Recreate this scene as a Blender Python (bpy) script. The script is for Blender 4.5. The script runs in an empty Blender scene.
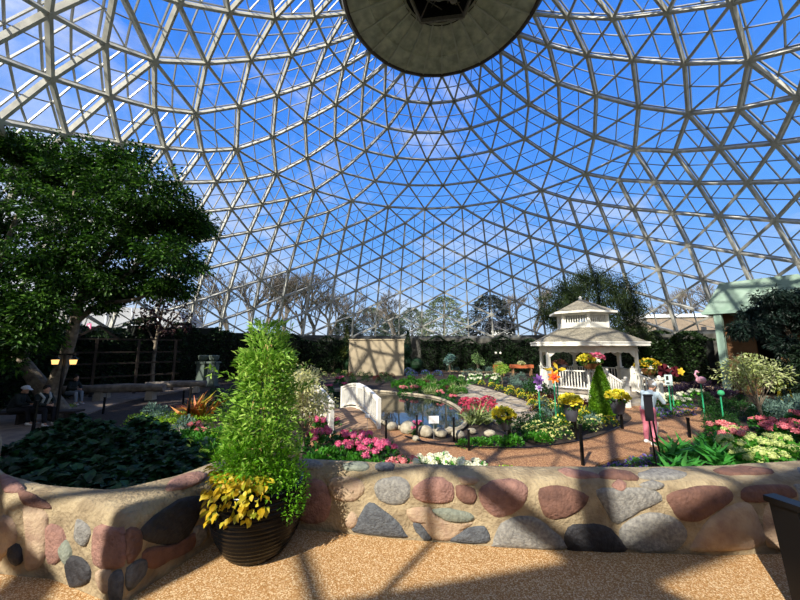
import bpy, bmesh, math, random
import numpy as np
from mathutils import Vector, Matrix
from mathutils.bvhtree import BVHTree
random.seed(7); RNG=np.random.default_rng(7)
C=bpy.context.scene.collection
PI=math.pi
# ------------------------------------------------------------------ camera model
F=331.0; PITCH=math.radians(8.02); EYE=1.6; GZ=-1.0
cp_,sp_=math.cos(PITCH),math.sin(PITCH)
def ray(px,py):
    u=(px-400)/F; v=(300-py)/F
    return Vector((u, cp_-v*sp_, sp_+v*cp_))
def G(px,py,z=GZ):                     # photo point -> point of the ground
    r=ray(px,py); t=(z-EYE)/r.z
    return Vector((r.x*t, r.y*t, z))
def AT(px,py,D):                       # point at forward distance D
    r=ray(px,py); t=D/r.y
    return Vector((r.x*t, D, EYE+r.z*t))
# ------------------------------------------------------------------ materials
MATS={}
def srgb(c):
    if isinstance(c,str): c=tuple(int(c[i:i+2],16) for i in (0,2,4))
    f=lambda v:(v/255/12.92) if v<=10 else ((v/255+.055)/1.055)**2.4
    return tuple(f(v) for v in c)+(1,)
def newmat(name):
    m=bpy.data.materials.new(name); m.use_nodes=True
    nt=m.node_tree; nt.nodes.clear(); return m,nt
def N(nt,t,**k):
    n=nt.nodes.new(t)
    for a,b in k.items(): setattr(n,a,b)
    return n
def simple(name,col,rough=.6,metal=0,noise=0.0,nscale=8,col2=None,bump=0,bscale=60,spec=.5,coat=0):
    if name in MATS: return MATS[name]
    m,nt=newmat(name); L=nt.links
    o=N(nt,'ShaderNodeOutputMaterial'); p=N(nt,'ShaderNodeBsdfPrincipled')
    p.inputs['Roughness'].default_value=rough; p.inputs['Metallic'].default_value=metal
    p.inputs['Specular IOR Level'].default_value=spec; p.inputs['Coat Weight'].default_value=coat
    L.new(p.outputs[0],o.inputs[0])
    tc=N(nt,'ShaderNodeTexCoord')
    c=srgb(col); c2=srgb(col2) if col2 else tuple(v*(1-noise) for v in c[:3])+(1,)
    if noise or col2:
        no=N(nt,'ShaderNodeTexNoise'); no.inputs['Scale'].default_value=nscale; no.inputs['Detail'].default_value=6
        r=N(nt,'ShaderNodeValToRGB'); r.color_ramp.elements[0].position=.35; r.color_ramp.elements[1].position=.65
        r.color_ramp.elements[0].color=c2; r.color_ramp.elements[1].color=c
        L.new(tc.outputs['Object'],no.inputs['Vector']); L.new(no.outputs[0],r.inputs[0]); L.new(r.outputs[0],p.inputs['Base Color'])
    else: p.inputs['Base Color'].default_value=c
    if bump:
        nb=N(nt,'ShaderNodeTexNoise'); nb.inputs['Scale'].default_value=bscale; nb.inputs['Detail'].default_value=5
        b=N(nt,'ShaderNodeBump'); b.inputs['Strength'].default_value=bump; b.inputs['Distance'].default_value=.02
        L.new(tc.outputs['Object'],nb.inputs['Vector']); L.new(nb.outputs[0],b.inputs['Height']); L.new(b.outputs[0],p.inputs['Normal'])
    MATS[name]=m; return m
def cells(name,cols,scale,rough=.8,bump=.6,edge=0.0,edgecol=None):
    """pebbles / chips: voronoi cells each with its own colour"""
    m,nt=newmat(name); L=nt.links
    o=N(nt,'ShaderNodeOutputMaterial'); p=N(nt,'ShaderNodeBsdfPrincipled'); p.inputs['Roughness'].default_value=rough
    L.new(p.outputs[0],o.inputs[0])
    tc=N(nt,'ShaderNodeTexCoord'); v=N(nt,'ShaderNodeTexVoronoi'); v.inputs['Scale'].default_value=scale
    L.new(tc.outputs['Object'],v.inputs['Vector'])
    s=N(nt,'ShaderNodeSeparateColor'); L.new(v.outputs['Color'],s.inputs[0])
    r=N(nt,'ShaderNodeValToRGB'); cr=r.color_ramp; cr.interpolation='CONSTANT'
    cr.elements[0].color=srgb(cols[0]); cr.elements[1].position=1/len(cols); cr.elements[1].color=srgb(cols[1])
    for i,c in enumerate(cols[2:]): e=cr.elements.new((i+2)/len(cols)); e.color=srgb(c)
    L.new(s.outputs[0],r.inputs[0])
    no=N(nt,'ShaderNodeTexNoise'); no.inputs['Scale'].default_value=1.3; no.inputs['Detail'].default_value=4
    L.new(tc.outputs['Object'],no.inputs['Vector'])
    mx=N(nt,'ShaderNodeMix',data_type='RGBA',blend_type='MULTIPLY'); mx.inputs[0].default_value=.5
    rr=N(nt,'ShaderNodeValToRGB'); rr.color_ramp.elements[0].position=.3; rr.color_ramp.elements[1].position=.7
    rr.color_ramp.elements[0].color=(.8,.77,.73,1); rr.color_ramp.elements[1].color=(1,1,1,1)
    L.new(no.outputs[0],rr.inputs[0]); L.new(r.outputs[0],mx.inputs[6]); L.new(rr.outputs[0],mx.inputs[7]); L.new(mx.outputs[2],p.inputs['Base Color'])
    b=N(nt,'ShaderNodeBump'); b.inputs['Strength'].default_value=bump; b.inputs['Distance'].default_value=.01; b.invert=True
    L.new(v.outputs['Distance'],b.inputs['Height']); L.new(b.outputs[0],p.inputs['Normal'])
    MATS[name]=m; return m
def leafmat(name,cols,trans=.35,rough=.5):
    if name in MATS: return MATS[name]
    m,nt=newmat(name); L=nt.links
    o=N(nt,'ShaderNodeOutputMaterial'); p=N(nt,'ShaderNodeBsdfPrincipled'); p.inputs['Roughness'].default_value=rough
    p.inputs['Specular IOR Level'].default_value=.35
    g=N(nt,'ShaderNodeNewGeometry'); r=N(nt,'ShaderNodeValToRGB'); cr=r.color_ramp
    cols=[srgb(c) for c in cols]
    if len(cols)==1: cols=cols*2
    cr.elements[0].color=cols[0]; cr.elements[1].color=cols[-1]
    for i,c in enumerate(cols[1:-1]): e=cr.elements.new((i+1)/(len(cols)-1)); e.color=c
    L.new(g.outputs['Random Per Island'],r.inputs[0]); L.new(r.outputs[0],p.inputs['Base Color'])
    t=N(nt,'ShaderNodeBsdfTranslucent'); L.new(r.outputs[0],t.inputs[0])
    mx=N(nt,'ShaderNodeMixShader'); mx.inputs[0].default_value=trans
    L.new(p.outputs[0],mx.inputs[1]); L.new(t.outputs[0],mx.inputs[2]); L.new(mx.outputs[0],o.inputs[0])
    MATS[name]=m; return m
def emis(name,col,strength):
    m,nt=newmat(name); o=N(nt,'ShaderNodeOutputMaterial'); e=N(nt,'ShaderNodeEmission')
    e.inputs[0].default_value=srgb(col); e.inputs[1].default_value=strength; nt.links.new(e.outputs[0],o.inputs[0]); MATS[name]=m; return m
# ------------------------------------------------------------------ mesh builder
class MB:
    def __init__(s): s.v=[]; s.f=[]; s.m=[]; s.n=0
    def add(s,V,Fc,mi=0):
        V=np.asarray(V,dtype=float).reshape(-1,3); s.v.append(V)
        for f in Fc: s.f.append([i+s.n for i in f]); s.m.append(mi)
        s.n+=len(V); return s
    def box(s,c,sz,rz=0,mi=0,taper=1.0,rx=0):
        x,y,z=sz[0]/2,sz[1]/2,sz[2]/2
        V=[(-x,-y,-z),(x,-y,-z),(x,y,-z),(-x,y,-z),(-x*taper,-y*taper,z),(x*taper,-y*taper,z),(x*taper,y*taper,z),(-x*taper,y*taper,z)]
        M=Matrix.Rotation(rz,3,'Z')@Matrix.Rotation(rx,3,'X')
        V=[tuple(M@Vector(v)+Vector(c)) for v in V]
        return s.add(V,[(0,3,2,1),(4,5,6,7),(0,1,5,4),(1,2,6,5),(2,3,7,6),(3,0,4,7)],mi)
    def beam(s,a,b,w,h,up=(0,0,1),mi=0,shift=0.0):
        a=Vector(a);b=Vector(b);d=(b-a).normalized();up=Vector(up)
        sd=d.cross(up)
        if sd.length<1e-4: sd=d.cross(Vector((1,0,0)))
        sd.normalize(); u=sd.cross(d).normalized()
        V=[]
        for p in (a,b):
            for i,j in ((-1,-1),(1,-1),(1,1),(-1,1)): V.append(tuple(p+sd*(i*w/2)+u*(j*h/2+shift)))
        return s.add(V,[(0,1,2,3),(7,6,5,4),(0,4,5,1),(1,5,6,2),(2,6,7,3),(3,7,4,0)],mi)
    def tube(s,pts,rad,n=8,mi=0,cap=True):
        pts=[Vector(p) for p in pts]
        if not hasattr(rad,'__len__'): rad=[rad]*len(pts)
        V=[];Fc=[];prev=None
        for i,p in enumerate(pts):
            d=(pts[min(i+1,len(pts)-1)]-pts[max(i-1,0)]).normalized()
            if prev is None: a=d.orthogonal().normalized()
            else:
                a=prev-d*prev.dot(d); a.normalize()
            prev=a; b=d.cross(a)
            for k in range(n):
                t=2*PI*k/n; V.append(tuple(p+(a*math.cos(t)+b*math.sin(t))*rad[i]))
        for i in range(len(pts)-1):
            for k in range(n): Fc.append((i*n+k,i*n+(k+1)%n,(i+1)*n+(k+1)%n,(i+1)*n+k))
        if cap: Fc.append(tuple(range(n))[::-1]); Fc.append(tuple(range((len(pts)-1)*n,len(pts)*n)))
        return s.add(V,Fc,mi)
    def lathe(s,prof,c=(0,0,0),n=24,mi=0,a0=0,cap=True):
        V=[];Fc=[]
        for r,z in prof:
            for k in range(n):
                t=a0+2*PI*k/n; V.append((c[0]+r*math.cos(t),c[1]+r*math.sin(t),c[2]+z))
        for i in range(len(prof)-1):
            for k in range(n): Fc.append((i*n+k,i*n+(k+1)%n,(i+1)*n+(k+1)%n,(i+1)*n+k))
        if cap: Fc.append(tuple(range(n))[::-1]); Fc.append(tuple(range((len(prof)-1)*n,len(prof)*n)))
        return s.add(V,Fc,mi)
    def ball(s,c,r,n=10,mi=0,sq=(1,1,1),noise=0,seed=0):
        V=[];Fc=[];m=max(4,n//2+1);rg=random.Random(seed)
        for i in range(m+1):
            ph=PI*i/m
            for k in range(n):
                t=2*PI*k/n; q=r*(1+noise*(rg.random()-.5))
                V.append((c[0]+q*sq[0]*math.sin(ph)*math.cos(t),c[1]+q*sq[1]*math.sin(ph)*math.sin(t),c[2]+q*sq[2]*math.cos(ph)))
        for i in range(m):
            for k in range(n): Fc.append((i*n+k,(i+1)*n+k,(i+1)*n+(k+1)%n,i*n+(k+1)%n))
        return s.add(V,Fc,mi)
    def prism(s,poly,z0,z1,mi=0):
        if sum(poly[i-1][0]*poly[i][1]-poly[i][0]*poly[i-1][1] for i in range(len(poly)))<0: poly=poly[::-1]
        n=len(poly); V=[(p[0],p[1],z0) for p in poly]+[(p[0],p[1],z1) for p in poly]
        Fc=[tuple(range(n))[::-1],tuple(range(n,2*n))]+[(k,(k+1)%n,n+(k+1)%n,n+k) for k in range(n)]
        return s.add(V,Fc,mi)
    def leaves(s,P,Dv,size,shape='ovate',mi=0,wid=.5,jit=.35,roll=None):
        """many leaves: P points, Dv directions, size scalar/array"""
        P=np.asarray(P,float);n=len(P)
        if n==0: return s
        Dv=np.asarray(Dv,float)+RNG.normal(0,jit,(n,3)); Dv/=np.linalg.norm(Dv,axis=1,keepdims=True)+1e-9
        up=np.tile([0,0,1.],(n,1))+RNG.normal(0,.45,(n,3))
        S=np.cross(Dv,up); S/=np.linalg.norm(S,axis=1,keepdims=True)+1e-9
        U=np.cross(S,Dv)
        sz=(np.asarray(size)*RNG.uniform(.7,1.25,n))[:,None]
        w=wid/2
        if shape=='ovate': T=[(0,0,0),(.45,-w,.08),(1,0,-.08),(.45,w,.08)]; FF=[(0,1,2),(0,2,3)]
        elif shape=='big': T=[(0,0,0),(.25,-w*.85,.06),(.6,-w*.9,.03),(1,0,-.22),(.6,w*.9,.03),(.25,w*.85,.06),(.3,0,.0),(.65,0,-.03)]; FF=[(0,1,6),(1,2,7,6),(2,3,7),(7,3,4),(6,7,4,5),(0,6,5)]
        elif shape=='blade': T=[(0,-w*.6,0),(.5,-w,.12),(1,0,-.25),(.5,w,.12),(0,w*.6,0)]; FF=[(0,1,3,4),(1,2,3)]
        elif shape=='petal': T=[(0,0,0),(.5,-w,0),(1,-w*.4,.1),(1,w*.4,.1),(.5,w,0)]; FF=[(0,1,2,3,4)]
        k=len(T); V=np.zeros((n,k,3))
        for i,(a,b,c) in enumerate(T): V[:,i]=P+Dv*a*sz+S*b*sz+U*c*sz
        s.v.append(V.reshape(-1,3))
        base=s.n
        for i in range(n):
            o=base+i*k
            for f in FF: s.f.append([o+q for q in f])
        s.m.extend([mi]*(n*len(FF)))
        s.n+=n*k; return s
    def data(s,name,mats,smooth=False):
        me=bpy.data.meshes.new(name)
        V=np.concatenate(s.v) if s.v else np.zeros((0,3))
        ln=np.fromiter((len(f) for f in s.f),int,len(s.f)); st=np.concatenate([[0],np.cumsum(ln)[:-1]]) if len(ln) else ln
        idx=np.fromiter((i for f in s.f for i in f),int)
        me.vertices.add(len(V)); me.vertices.foreach_set('co',V.ravel())
        me.loops.add(len(idx)); me.loops.foreach_set('vertex_index',idx)
        me.polygons.add(len(ln)); me.polygons.foreach_set('loop_start',st)
        for m in (mats if isinstance(mats,(list,tuple)) else [mats]): me.materials.append(m)
        me.polygons.foreach_set('material_index',np.array(s.m,int))
        me.polygons.foreach_set('use_smooth',np.full(len(ln),bool(smooth)))
        me.update(calc_edges=True); me.validate(); return me
    def build(s,name,mats,parent=None,smooth=False,loc=None):
        o=bpy.data.objects.new(name,s.data(name,mats,smooth)); C.objects.link(o)
        if parent: o.parent=parent
        if loc: o.location=loc
        return o
def tag(o,label=None,cat=None,group=None,kind=None):
    if label: o['label']=label
    if cat: o['category']=cat
    if group: o['group']=group
    if kind: o['kind']=kind
    return o
def struct(o): o['kind']='structure'; return o
def thing(name,loc,label,cat,group=None,rz=0,sc=1):
    o=bpy.data.objects.new(name,None); C.objects.link(o); o.location=loc; o.rotation_euler=(0,0,rz); o.scale=(sc,)*3 if not hasattr(sc,'__len__') else sc
    o.empty_display_size=.2
    return tag(o,label,cat,group)
def copy_tree(o,parent=None):
    c=o.copy(); C.objects.link(c); c.parent=parent
    for ch in list(o.children):
        copy_tree(ch,c)
    return c
def inside(loc,m=1.5):
    c=Vector((17.6*math.sin(.1461),17.6*math.cos(.1461))); d=Vector((loc[0],loc[1]))-c; R_=19.7*1.1-m
    if d.length>R_: d=d.normalized()*R_
    return Vector((c.x+d.x,c.y+d.y,loc[2]))
class Kind:
    """a kind of thing: the first placing makes it, later ones copy it with its parts"""
    def __init__(s,makers,name,cat): s.makers=makers; s.name=name; s.cat=cat; s.src=[None]*len(makers)
    def put(s,loc,label,group=None,sc=1,rz=None,v=None):
        loc=inside(loc)
        v=random.randrange(len(s.makers)) if v is None else v
        if s.src[v] is None:
            t=thing(s.name,(0,0,0),label,s.cat); s.makers[v](t); s.src[v]=t
        else: t=copy_tree(s.src[v])
        t.location=loc; t.rotation_euler=(0,0,random.uniform(0,6.28) if rz is None else rz)
        t.scale=(sc,)*3 if not hasattr(sc,'__len__') else sc
        t['label']=label
        if group: t['group']=group
        elif 'group' in t.keys(): del t['group']
        return t
def inpoly(poly,n,mind=0):
    xs=[p[0] for p in poly];ys=[p[1] for p in poly];out=[];tries=0
    while len(out)<n and tries<n*200:
        tries+=1
        x,y=random.uniform(min(xs),max(xs)),random.uniform(min(ys),max(ys)); ins=False;j=len(poly)-1
        for i in range(len(poly)):
            if (poly[i][1]>y)!=(poly[j][1]>y) and x<(poly[j][0]-poly[i][0])*(y-poly[i][1])/(poly[j][1]-poly[i][1])+poly[i][0]: ins=not ins
            j=i
        if ins and all((x-a)**2+((y-b)*2.2)**2>mind**2 for a,b in out): out.append((x,y))
    return out
def smooth_poly(pts,k=4):
    out=[];n=len(pts)
    for i in range(n):
        p0,p1,p2,p3=[Vector(pts[(i+q)%n]) for q in (-1,0,1,2)]
        for j in range(k):
            t=j/k; out.append(tuple(.5*((2*p1)+(-p0+p2)*t+(2*p0-5*p1+4*p2-p3)*t*t+(-p0+3*p1-3*p2+p3)*t**3)))
    return out
def smooth_line(pts,k=5):
    pts=[Vector(p) for p in pts]; P=[2*pts[0]-pts[1]]+pts+[2*pts[-1]-pts[-2]]; out=[]
    for i in range(1,len(P)-2):
        p0,p1,p2,p3=P[i-1:i+3]
        for j in range(k):
            t=j/k; out.append(.5*((2*p1)+(-p0+p2)*t+(2*p0-5*p1+4*p2-p3)*t*t+(-p0+3*p1-3*p2+p3)*t**3))
    out.append(pts[-1]); return out
# ------------------------------------------------------------------ shared materials
M_conc=simple('strut_concrete','c2c1b6',.75,noise=.3,nscale=3,bump=.2,bscale=20)
M_alu=simple('mullion_aluminium','9a9b98',.45,metal=.5)
M_white=simple('white_paint','f0ede0',.5,noise=.12,nscale=5)
M_black=simple('black_metal','0c0c0e',.4,metal=.3)
M_soil=simple('soil','3a2c20',.95,col2='241a12',nscale=9,bump=.8,bscale=40)
M_bark=simple('bark','8a7f6c',.9,col2='5a5044',nscale=6,bump=.8,bscale=25)
M_darkbark=simple('dark_bark','54483a',.9,col2='362e24',nscale=6,bump=.6,bscale=25)
M_stem=simple('green_stem','4d7a2c',.6,noise=.3)
M_shingle=simple('shingle','958e7c',.9,col2='716b5d',nscale=14,bump=.4,bscale=30)
# ------------------------------------------------------------------ camera, sun, sky
cam=bpy.data.cameras.new('camera'); co=bpy.data.objects.new('camera',cam); C.objects.link(co)
cam.sensor_width=36; cam.lens=F/800*36; cam.clip_end=500
co.location=(0,0,EYE); co.rotation_euler=(math.radians(90)+PITCH,0,0)
bpy.context.scene.camera=co
SUN_EL=math.radians(36.5); SUN_AZ=math.radians(36.3)   # light travels towards +x,+y
sd=Vector((math.cos(SUN_EL)*math.sin(SUN_AZ),math.cos(SUN_EL)*math.cos(SUN_AZ),-math.sin(SUN_EL)))
sl=bpy.data.lights.new('sun','SUN'); sl.energy=8.0; sl.angle=math.radians(.6); sl.color=(1,.92,.80)
so=bpy.data.objects.new('sun',sl); C.objects.link(so); so.rotation_euler=sd.to_track_quat('-Z','Y').to_euler()
w=bpy.data.worlds.new('world'); bpy.context.scene.world=w; w.use_nodes=True
nt=w.node_tree; nt.nodes.clear(); L=nt.links
wo=N(nt,'ShaderNodeOutputWorld'); bg=N(nt,'ShaderNodeBackground'); tc=N(nt,'ShaderNodeTexCoord')
sx=N(nt,'ShaderNodeSeparateXYZ'); L.new(tc.outputs['Generated'],sx.inputs[0])
gr=N(nt,'ShaderNodeValToRGB'); e=gr.color_ramp.elements
e[0].position=0; e[0].color=srgb((196,216,238)); e[1].position=1; e[1].color=srgb((52,118,222))
for p_,c_ in ((.12,(160,196,240)),(.3,(98,164,246)),(.6,(66,138,240))): q=e.new(p_); q.color=srgb(c_)
L.new(sx.outputs[2],gr.inputs[0])
mp=N(nt,'ShaderNodeMapping'); mp.inputs['Scale'].default_value=(1.3,1.3,2.6); mp.inputs['Location'].default_value=(.7,.35,.2)
L.new(tc.outputs['Generated'],mp.inputs[0])
cn=N(nt,'ShaderNodeTexNoise'); cn.inputs['Scale'].default_value=1.7; cn.inputs['Detail'].default_value=9; cn.inputs['Roughness'].default_value=.62; cn.inputs['Distortion'].default_value=.5
L.new(mp.outputs[0],cn.inputs['Vector'])
# more cloud low down and west; cloud added behind viewer to whiten the fill
m1=N(nt,'ShaderNodeMath',operation='MULTIPLY_ADD'); L.new(sx.outputs[2],m1.inputs[0]); m1.inputs[1].default_value=-.26; m1.inputs[2].default_value=.10
m2=N(nt,'ShaderNodeMath',operation='MULTIPLY_ADD'); L.new(sx.outputs[0],m2.inputs[0]); m2.inputs[1].default_value=-.07; L.new(m1.outputs[0],m2.inputs[2])
m3=N(nt,'ShaderNodeMath',operation='MULTIPLY_ADD'); L.new(sx.outputs[1],m3.inputs[0]); m3.inputs[1].default_value=-.22; L.new(m2.outputs[0],m3.inputs[2])
m3b=N(nt,'ShaderNodeMath',operation='ADD'); L.new(m3.outputs[0],m3b.inputs[0]); m3b.inputs[1].default_value=.125
m4=N(nt,'ShaderNodeMath',operation='ADD'); L.new(cn.outputs[0],m4.inputs[0]); L.new(m3b.outputs[0],m4.inputs[1])
cr_=N(nt,'ShaderNodeValToRGB'); cr_.color_ramp.elements[0].position=.47; cr_.color_ramp.elements[1].position=.75
L.new(m4.outputs[0],cr_.inputs[0])
mx=N(nt,'ShaderNodeMix',data_type='RGBA'); L.new(cr_.outputs[0],mx.inputs[0]); L.new(gr.outputs[0],mx.inputs[6]); mx.inputs[7].default_value=srgb((238,240,244))
L.new(mx.outputs[2],bg.inputs[0]); bg.inputs[1].default_value=1.12; L.new(bg.outputs[0],wo.inputs[0])
vs=bpy.context.scene.view_settings; vs.view_transform='Standard'; vs.look='None'; vs.gamma=1; vs.use_curve_mapping=False; vs.exposure=0.14
cy=bpy.context.scene.cycles
cy.transparent_max_bounces=24; cy.max_bounces=6; cy.diffuse_bounces=3; cy.caustics_reflective=False; cy.caustics_refractive=False
# ------------------------------------------------------------------ the dome
DC=Vector((17.6*math.sin(.1461),17.6*math.cos(.1461),0)); A0=.1461-.0213; S11=1.1
RR=[5.59,7.17,8.98,10.73,12.24,13.64,14.5,15.2,15.93,16.55,17.17,17.75,18.25,18.7,19.1,19.42,19.7,19.95]
ZZ=[19.33,18.43,17.2,15.91,14.32,12.75,11.66,10.73,9.76,8.78,7.76,6.68,5.56,4.42,3.21,2.1,.98,-.1]
RR=[r*S11 for r in RR]; ZZ=[z*S11+EYE for z in ZZ]
def node(k,j,off=0.0):
    th=A0+j*2*PI/25
    k0,k1=max(k-1,0),min(k+1,17)
    tr,tz=RR[k1]-RR[k0],ZZ[k1]-ZZ[k0]; l=math.hypot(tr,tz); nr,nz=-tz/l,tr/l
    if nr<0: nr,nz=-nr,-nz
    r=RR[k]+nr*off; z=ZZ[k]+nz*off
    return Vector((DC.x+r*math.sin(th),DC.y+r*math.cos(th),z)), Vector((nr*math.sin(th),nr*math.cos(th),nz))
edges=[];tris=[]
J=lambda k,i:(i if k%2==0 else i+.5)
for k in range(0,6):
    for i in range(25):
        j=J(k,i); edges.append(((k,j),(k,j+1)))
        if k<5:
            edges.append(((k,j),(k+1,j+.5))); edges.append(((k,j),(k+1,j-.5)))
            tris.append(((k,j),(k+1,j-.5),(k+1,j+.5))); tris.append(((k,j),(k+1,j+.5),(k,j+1)))
        else: tris.append(((5,j),(6,j+.5),(5,j+1)))
for k in range(5,17):
    for i in range(25):
        j=J(k,i)
        if k<16 or 1:
            edges.append(((k,j),(k+1,j+.5))); edges.append(((k,j),(k+1,j-.5)))
        if k<16:
            edges.append(((k,j),(k+2,j)))
            tris.append(((k,j),(k+1,j-.5),(k+2,j))); tris.append(((k,j),(k+2,j),(k+1,j+.5)))
fr=MB()
for a,b in edges:
    (pa,na),(pb,nb)=node(*a),node(*b)
    up=(na+nb)/2
    w_,h_=(.14,.21)
    fr.beam(pa,pb,w_,h_,up,shift=0)
seen=set()
for a,b in edges:
    for q in (a,b):
        if q in seen: continue
        seen.add(q); p,nn=node(*q)
        fr.tube([p-nn*.13,p+nn*.13],[.13,.13],8)
dome=struct(fr.build('ceiling',M_conc))
# glass skin outside the struts, each triangle cut into four, and its aluminium bars
OFF=.34
def gp(q): return node(q[0],q[1],OFF)[0]
gl=MB(); mu=MB(); done=set()
def bar(a,b,w_=.055):
    key=tuple(sorted((tuple(round(x,2) for x in a),tuple(round(x,2) for x in b))))
    if key in done: return
    done.add(key); mid=(a+b)/2-DC; mid.z-=6
    mu.beam(a,b,w_,.075,mid.normalized())
for t in tris:
    a,b,c=[gp(q) for q in t]; ab,bc,ca=(a+b)/2,(b+c)/2,(c+a)/2
    for tri in ((a,ab,ca),(ab,b,bc),(ca,bc,c),(ab,bc,ca)):
        gl.add([tuple(x) for x in tri],[(0,1,2)])
    for x,y in ((a,ab),(ab,b),(b,bc),(bc,c),(c,ca),(ca,a)): bar(x,y,.06)
    for x,y in ((ab,bc),(bc,ca),(ca,ab)): bar(x,y,.05)
for q in seen:
    p,nn=node(*q); mu.beam(p,p+nn*OFF,.05,.05,(1,.1,.3))
m,nt=newmat('dome_glass'); L=nt.links
o_=N(nt,'ShaderNodeOutputMaterial'); tr_=N(nt,'ShaderNodeBsdfTransparent'); tr_.inputs[0].default_value=(.93,.95,.97,1)
gg=N(nt,'ShaderNodeBsdfGlossy'); gg.inputs['Roughness'].default_value=.05; gg.inputs[0].default_value=(.8,.85,.9,1)
df=N(nt,'ShaderNodeBsdfDiffuse'); df.inputs[0].default_value=(.6,.63,.66,1)
tcx=N(nt,'ShaderNodeTexCoord'); nz_=N(nt,'ShaderNodeTexNoise'); nz_.inputs['Scale'].default_value=.6; nz_.inputs['Detail'].default_value=5
L.new(tcx.outputs['Object'],nz_.inputs['Vector'])
rp=N(nt,'ShaderNodeMapRange'); rp.inputs[1].default_value=.4; rp.inputs[2].default_value=.75; rp.inputs[3].default_value=.0; rp.inputs[4].default_value=.10
L.new(nz_.outputs[0],rp.inputs[0])
a1=N(nt,'ShaderNodeMixShader'); a1.inputs[0].default_value=.035; L.new(tr_.outputs[0],a1.inputs[1]); L.new(gg.outputs[0],a1.inputs[2])
a2=N(nt,'ShaderNodeMixShader'); L.new(rp.outputs[0],a2.inputs[0]); L.new(a1.outputs[0],a2.inputs[1]); L.new(df.outputs[0],a2.inputs[2]); L.new(a2.outputs[0],o_.inputs[0])
struct(gl.build('window_1',m)); struct(mu.build('trim_1',M_alu))
# hub
hub=thing('ceiling_hub',(DC.x,DC.y,ZZ[0]),'round dark grey hub with ribbed underside at the top of the glass dome','ceiling hub'); hub.rotation_euler=(0,0,-A0)
M_hub=simple('hub_panel','c6c7b0',.8,col2='989a88',nscale=1.6)
M_rim=simple('hub_rim','3c2f26',.7); M_hdark=simple('hub_inside','15130f',.9); M_pipe=simple('hub_pipe','8a8378',.5,metal=.4,noise=.4)
R0=RR[0]+.02
h=MB(); h.lathe([(R0-.05,.35),(R0-.05,-.12),(R0-.22,-.2),(R0-.3,-.05),(R0-.3,.3)],n=75,cap=False); h.build('rim',M_rim,hub)
h=MB(); h.lathe([(R0-.28,-.05),(R0*.74,.18),(R0*.735,.26),(2.35,.65)],n=100,cap=False); h.build('soffit',M_hub,hub)
h=MB()
for i in range(25):
    t=i*2*PI/25+PI/2
    c_,s_=math.cos(t),math.sin(t)
    h.beam((c_*(R0-.3),s_*(R0-.3),-.06),(c_*2.4,s_*2.4,.58),.09,.12)
h.build('ribs',simple('hub_rib','b4b5a6',.7),hub)
h=MB(); h.lathe([(R0+.3,.4),(R0*.7,2.4),(2.3,3.4),(.2,3.5)],n=50,cap=False); h.build('roof_cap',simple('hub_roof','5a5b55',.8),hub)
h=MB()
pv=[(2.42*math.cos(PI/2+PI/5+i*2*PI/5),2.42*math.sin(PI/2+PI/5+i*2*PI/5)) for i in range(5)]
for i in range(5): h.beam((*pv[i],.5),(*pv[(i+1)%5],.5),.14,.3)
for i in range(5):
    a=Vector((*pv[i],.7)); h.beam(a,a*.3+Vector((0,0,1.2)),.06,.08)
h.build('pentagon_frame',M_pipe,hub)
h=MB(); h.lathe([(2.5,.55),(2.6,2.6),(.1,2.9)],n=30,cap=False); h.build('shaft',M_hdark,hub)
rg=random.Random(3)
for i in range(7):
    h=MB(); a=i*2*PI/7; rr_=rg.uniform(.5,1.6); x,y=rr_*math.cos(a),rr_*math.sin(a); z=rg.uniform(.6,1.3)
    h.tube([(x,y,z),(x+rg.uniform(-.3,.3),y+rg.uniform(-.3,.3),z+.6)],[.2,.16],10); h.lathe([(.24,z-.06),(.24,z+.02)],(x,y,0),12)
    h.build('vent_motor',M_pipe,hub)
h=MB()
for i in range(16):
    a,b=[Vector((rg.uniform(-1.7,1.7),rg.uniform(-1.7,1.7),rg.uniform(.6,1.6))) for _ in (0,1)]
    h.tube([a,b],.035,5)
for s_ in (0,1): h.beam((-.8,-.9+s_*1.5,.5),(.9,-.7+s_*1.5,.5),.06,.1); h.beam((-.8+s_*1.7,-.9,.5),(-.8+s_*1.7,.7,.5),.06,.1)
h.build('catwalk',M_pipe,hub)
# base ring of the dome
b=MB(); b.lathe([(RR[16]-.15,-1.2),(RR[16]-.15,ZZ[16]-.12),(RR[16]+.75,ZZ[16]-.12),(RR[16]+.75,-1.2)],(DC.x,DC.y,0),100,cap=False,a0=PI/2-A0)
struct(b.build('wall_base',simple('base_wall','5c5b55',.9,col2='46453f',nscale=2)))
b=MB()
for i in range(50):
    p=node(16,i/2+0)[0]; q=node(16,i/2+.5)[0]; b.beam(p,q,.25,.3)
struct(b.build('trim_2',simple('sill_grey','55585a',.7)))
# ------------------------------------------------------------------ grounds
M_lawn=simple('lawn','5d6a3c',.95,col2='7a7350',nscale=.5)
b=MB(); b.lathe([(RR[16]+.5,1.0),(60,1.0),(170,1.2)],(DC.x,DC.y,0),64,cap=False); struct(b.build('ground_outside',M_lawn))
b=MB(); b.lathe([(.01,GZ-.04),(RR[16]+.1,GZ-.04)],(DC.x,DC.y,0),64,cap=False); struct(b.build('ground',M_soil))
M_mulch=cells('mulch_path',['8c623f','ad8058','785034','c09468','9a6e48'],55,.9,.3)
M_gravel=cells('terrace_aggregate',['b38753','a47843','cba878','94692f','dcc49c','aa7d48'],150,.85,.16)
M_stonepath=cells('flag_path',['b3a48c','a0917a','c2b59c','93866f'],7,.9,.2)
M_tanpath=simple('tan_path','b59a78',.9,col2='9a8164',nscale=3,bump=.4)
M_greypath=simple('grey_path','8c7c6c',.9,col2='6f6257',nscale=3,bump=.4)
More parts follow.
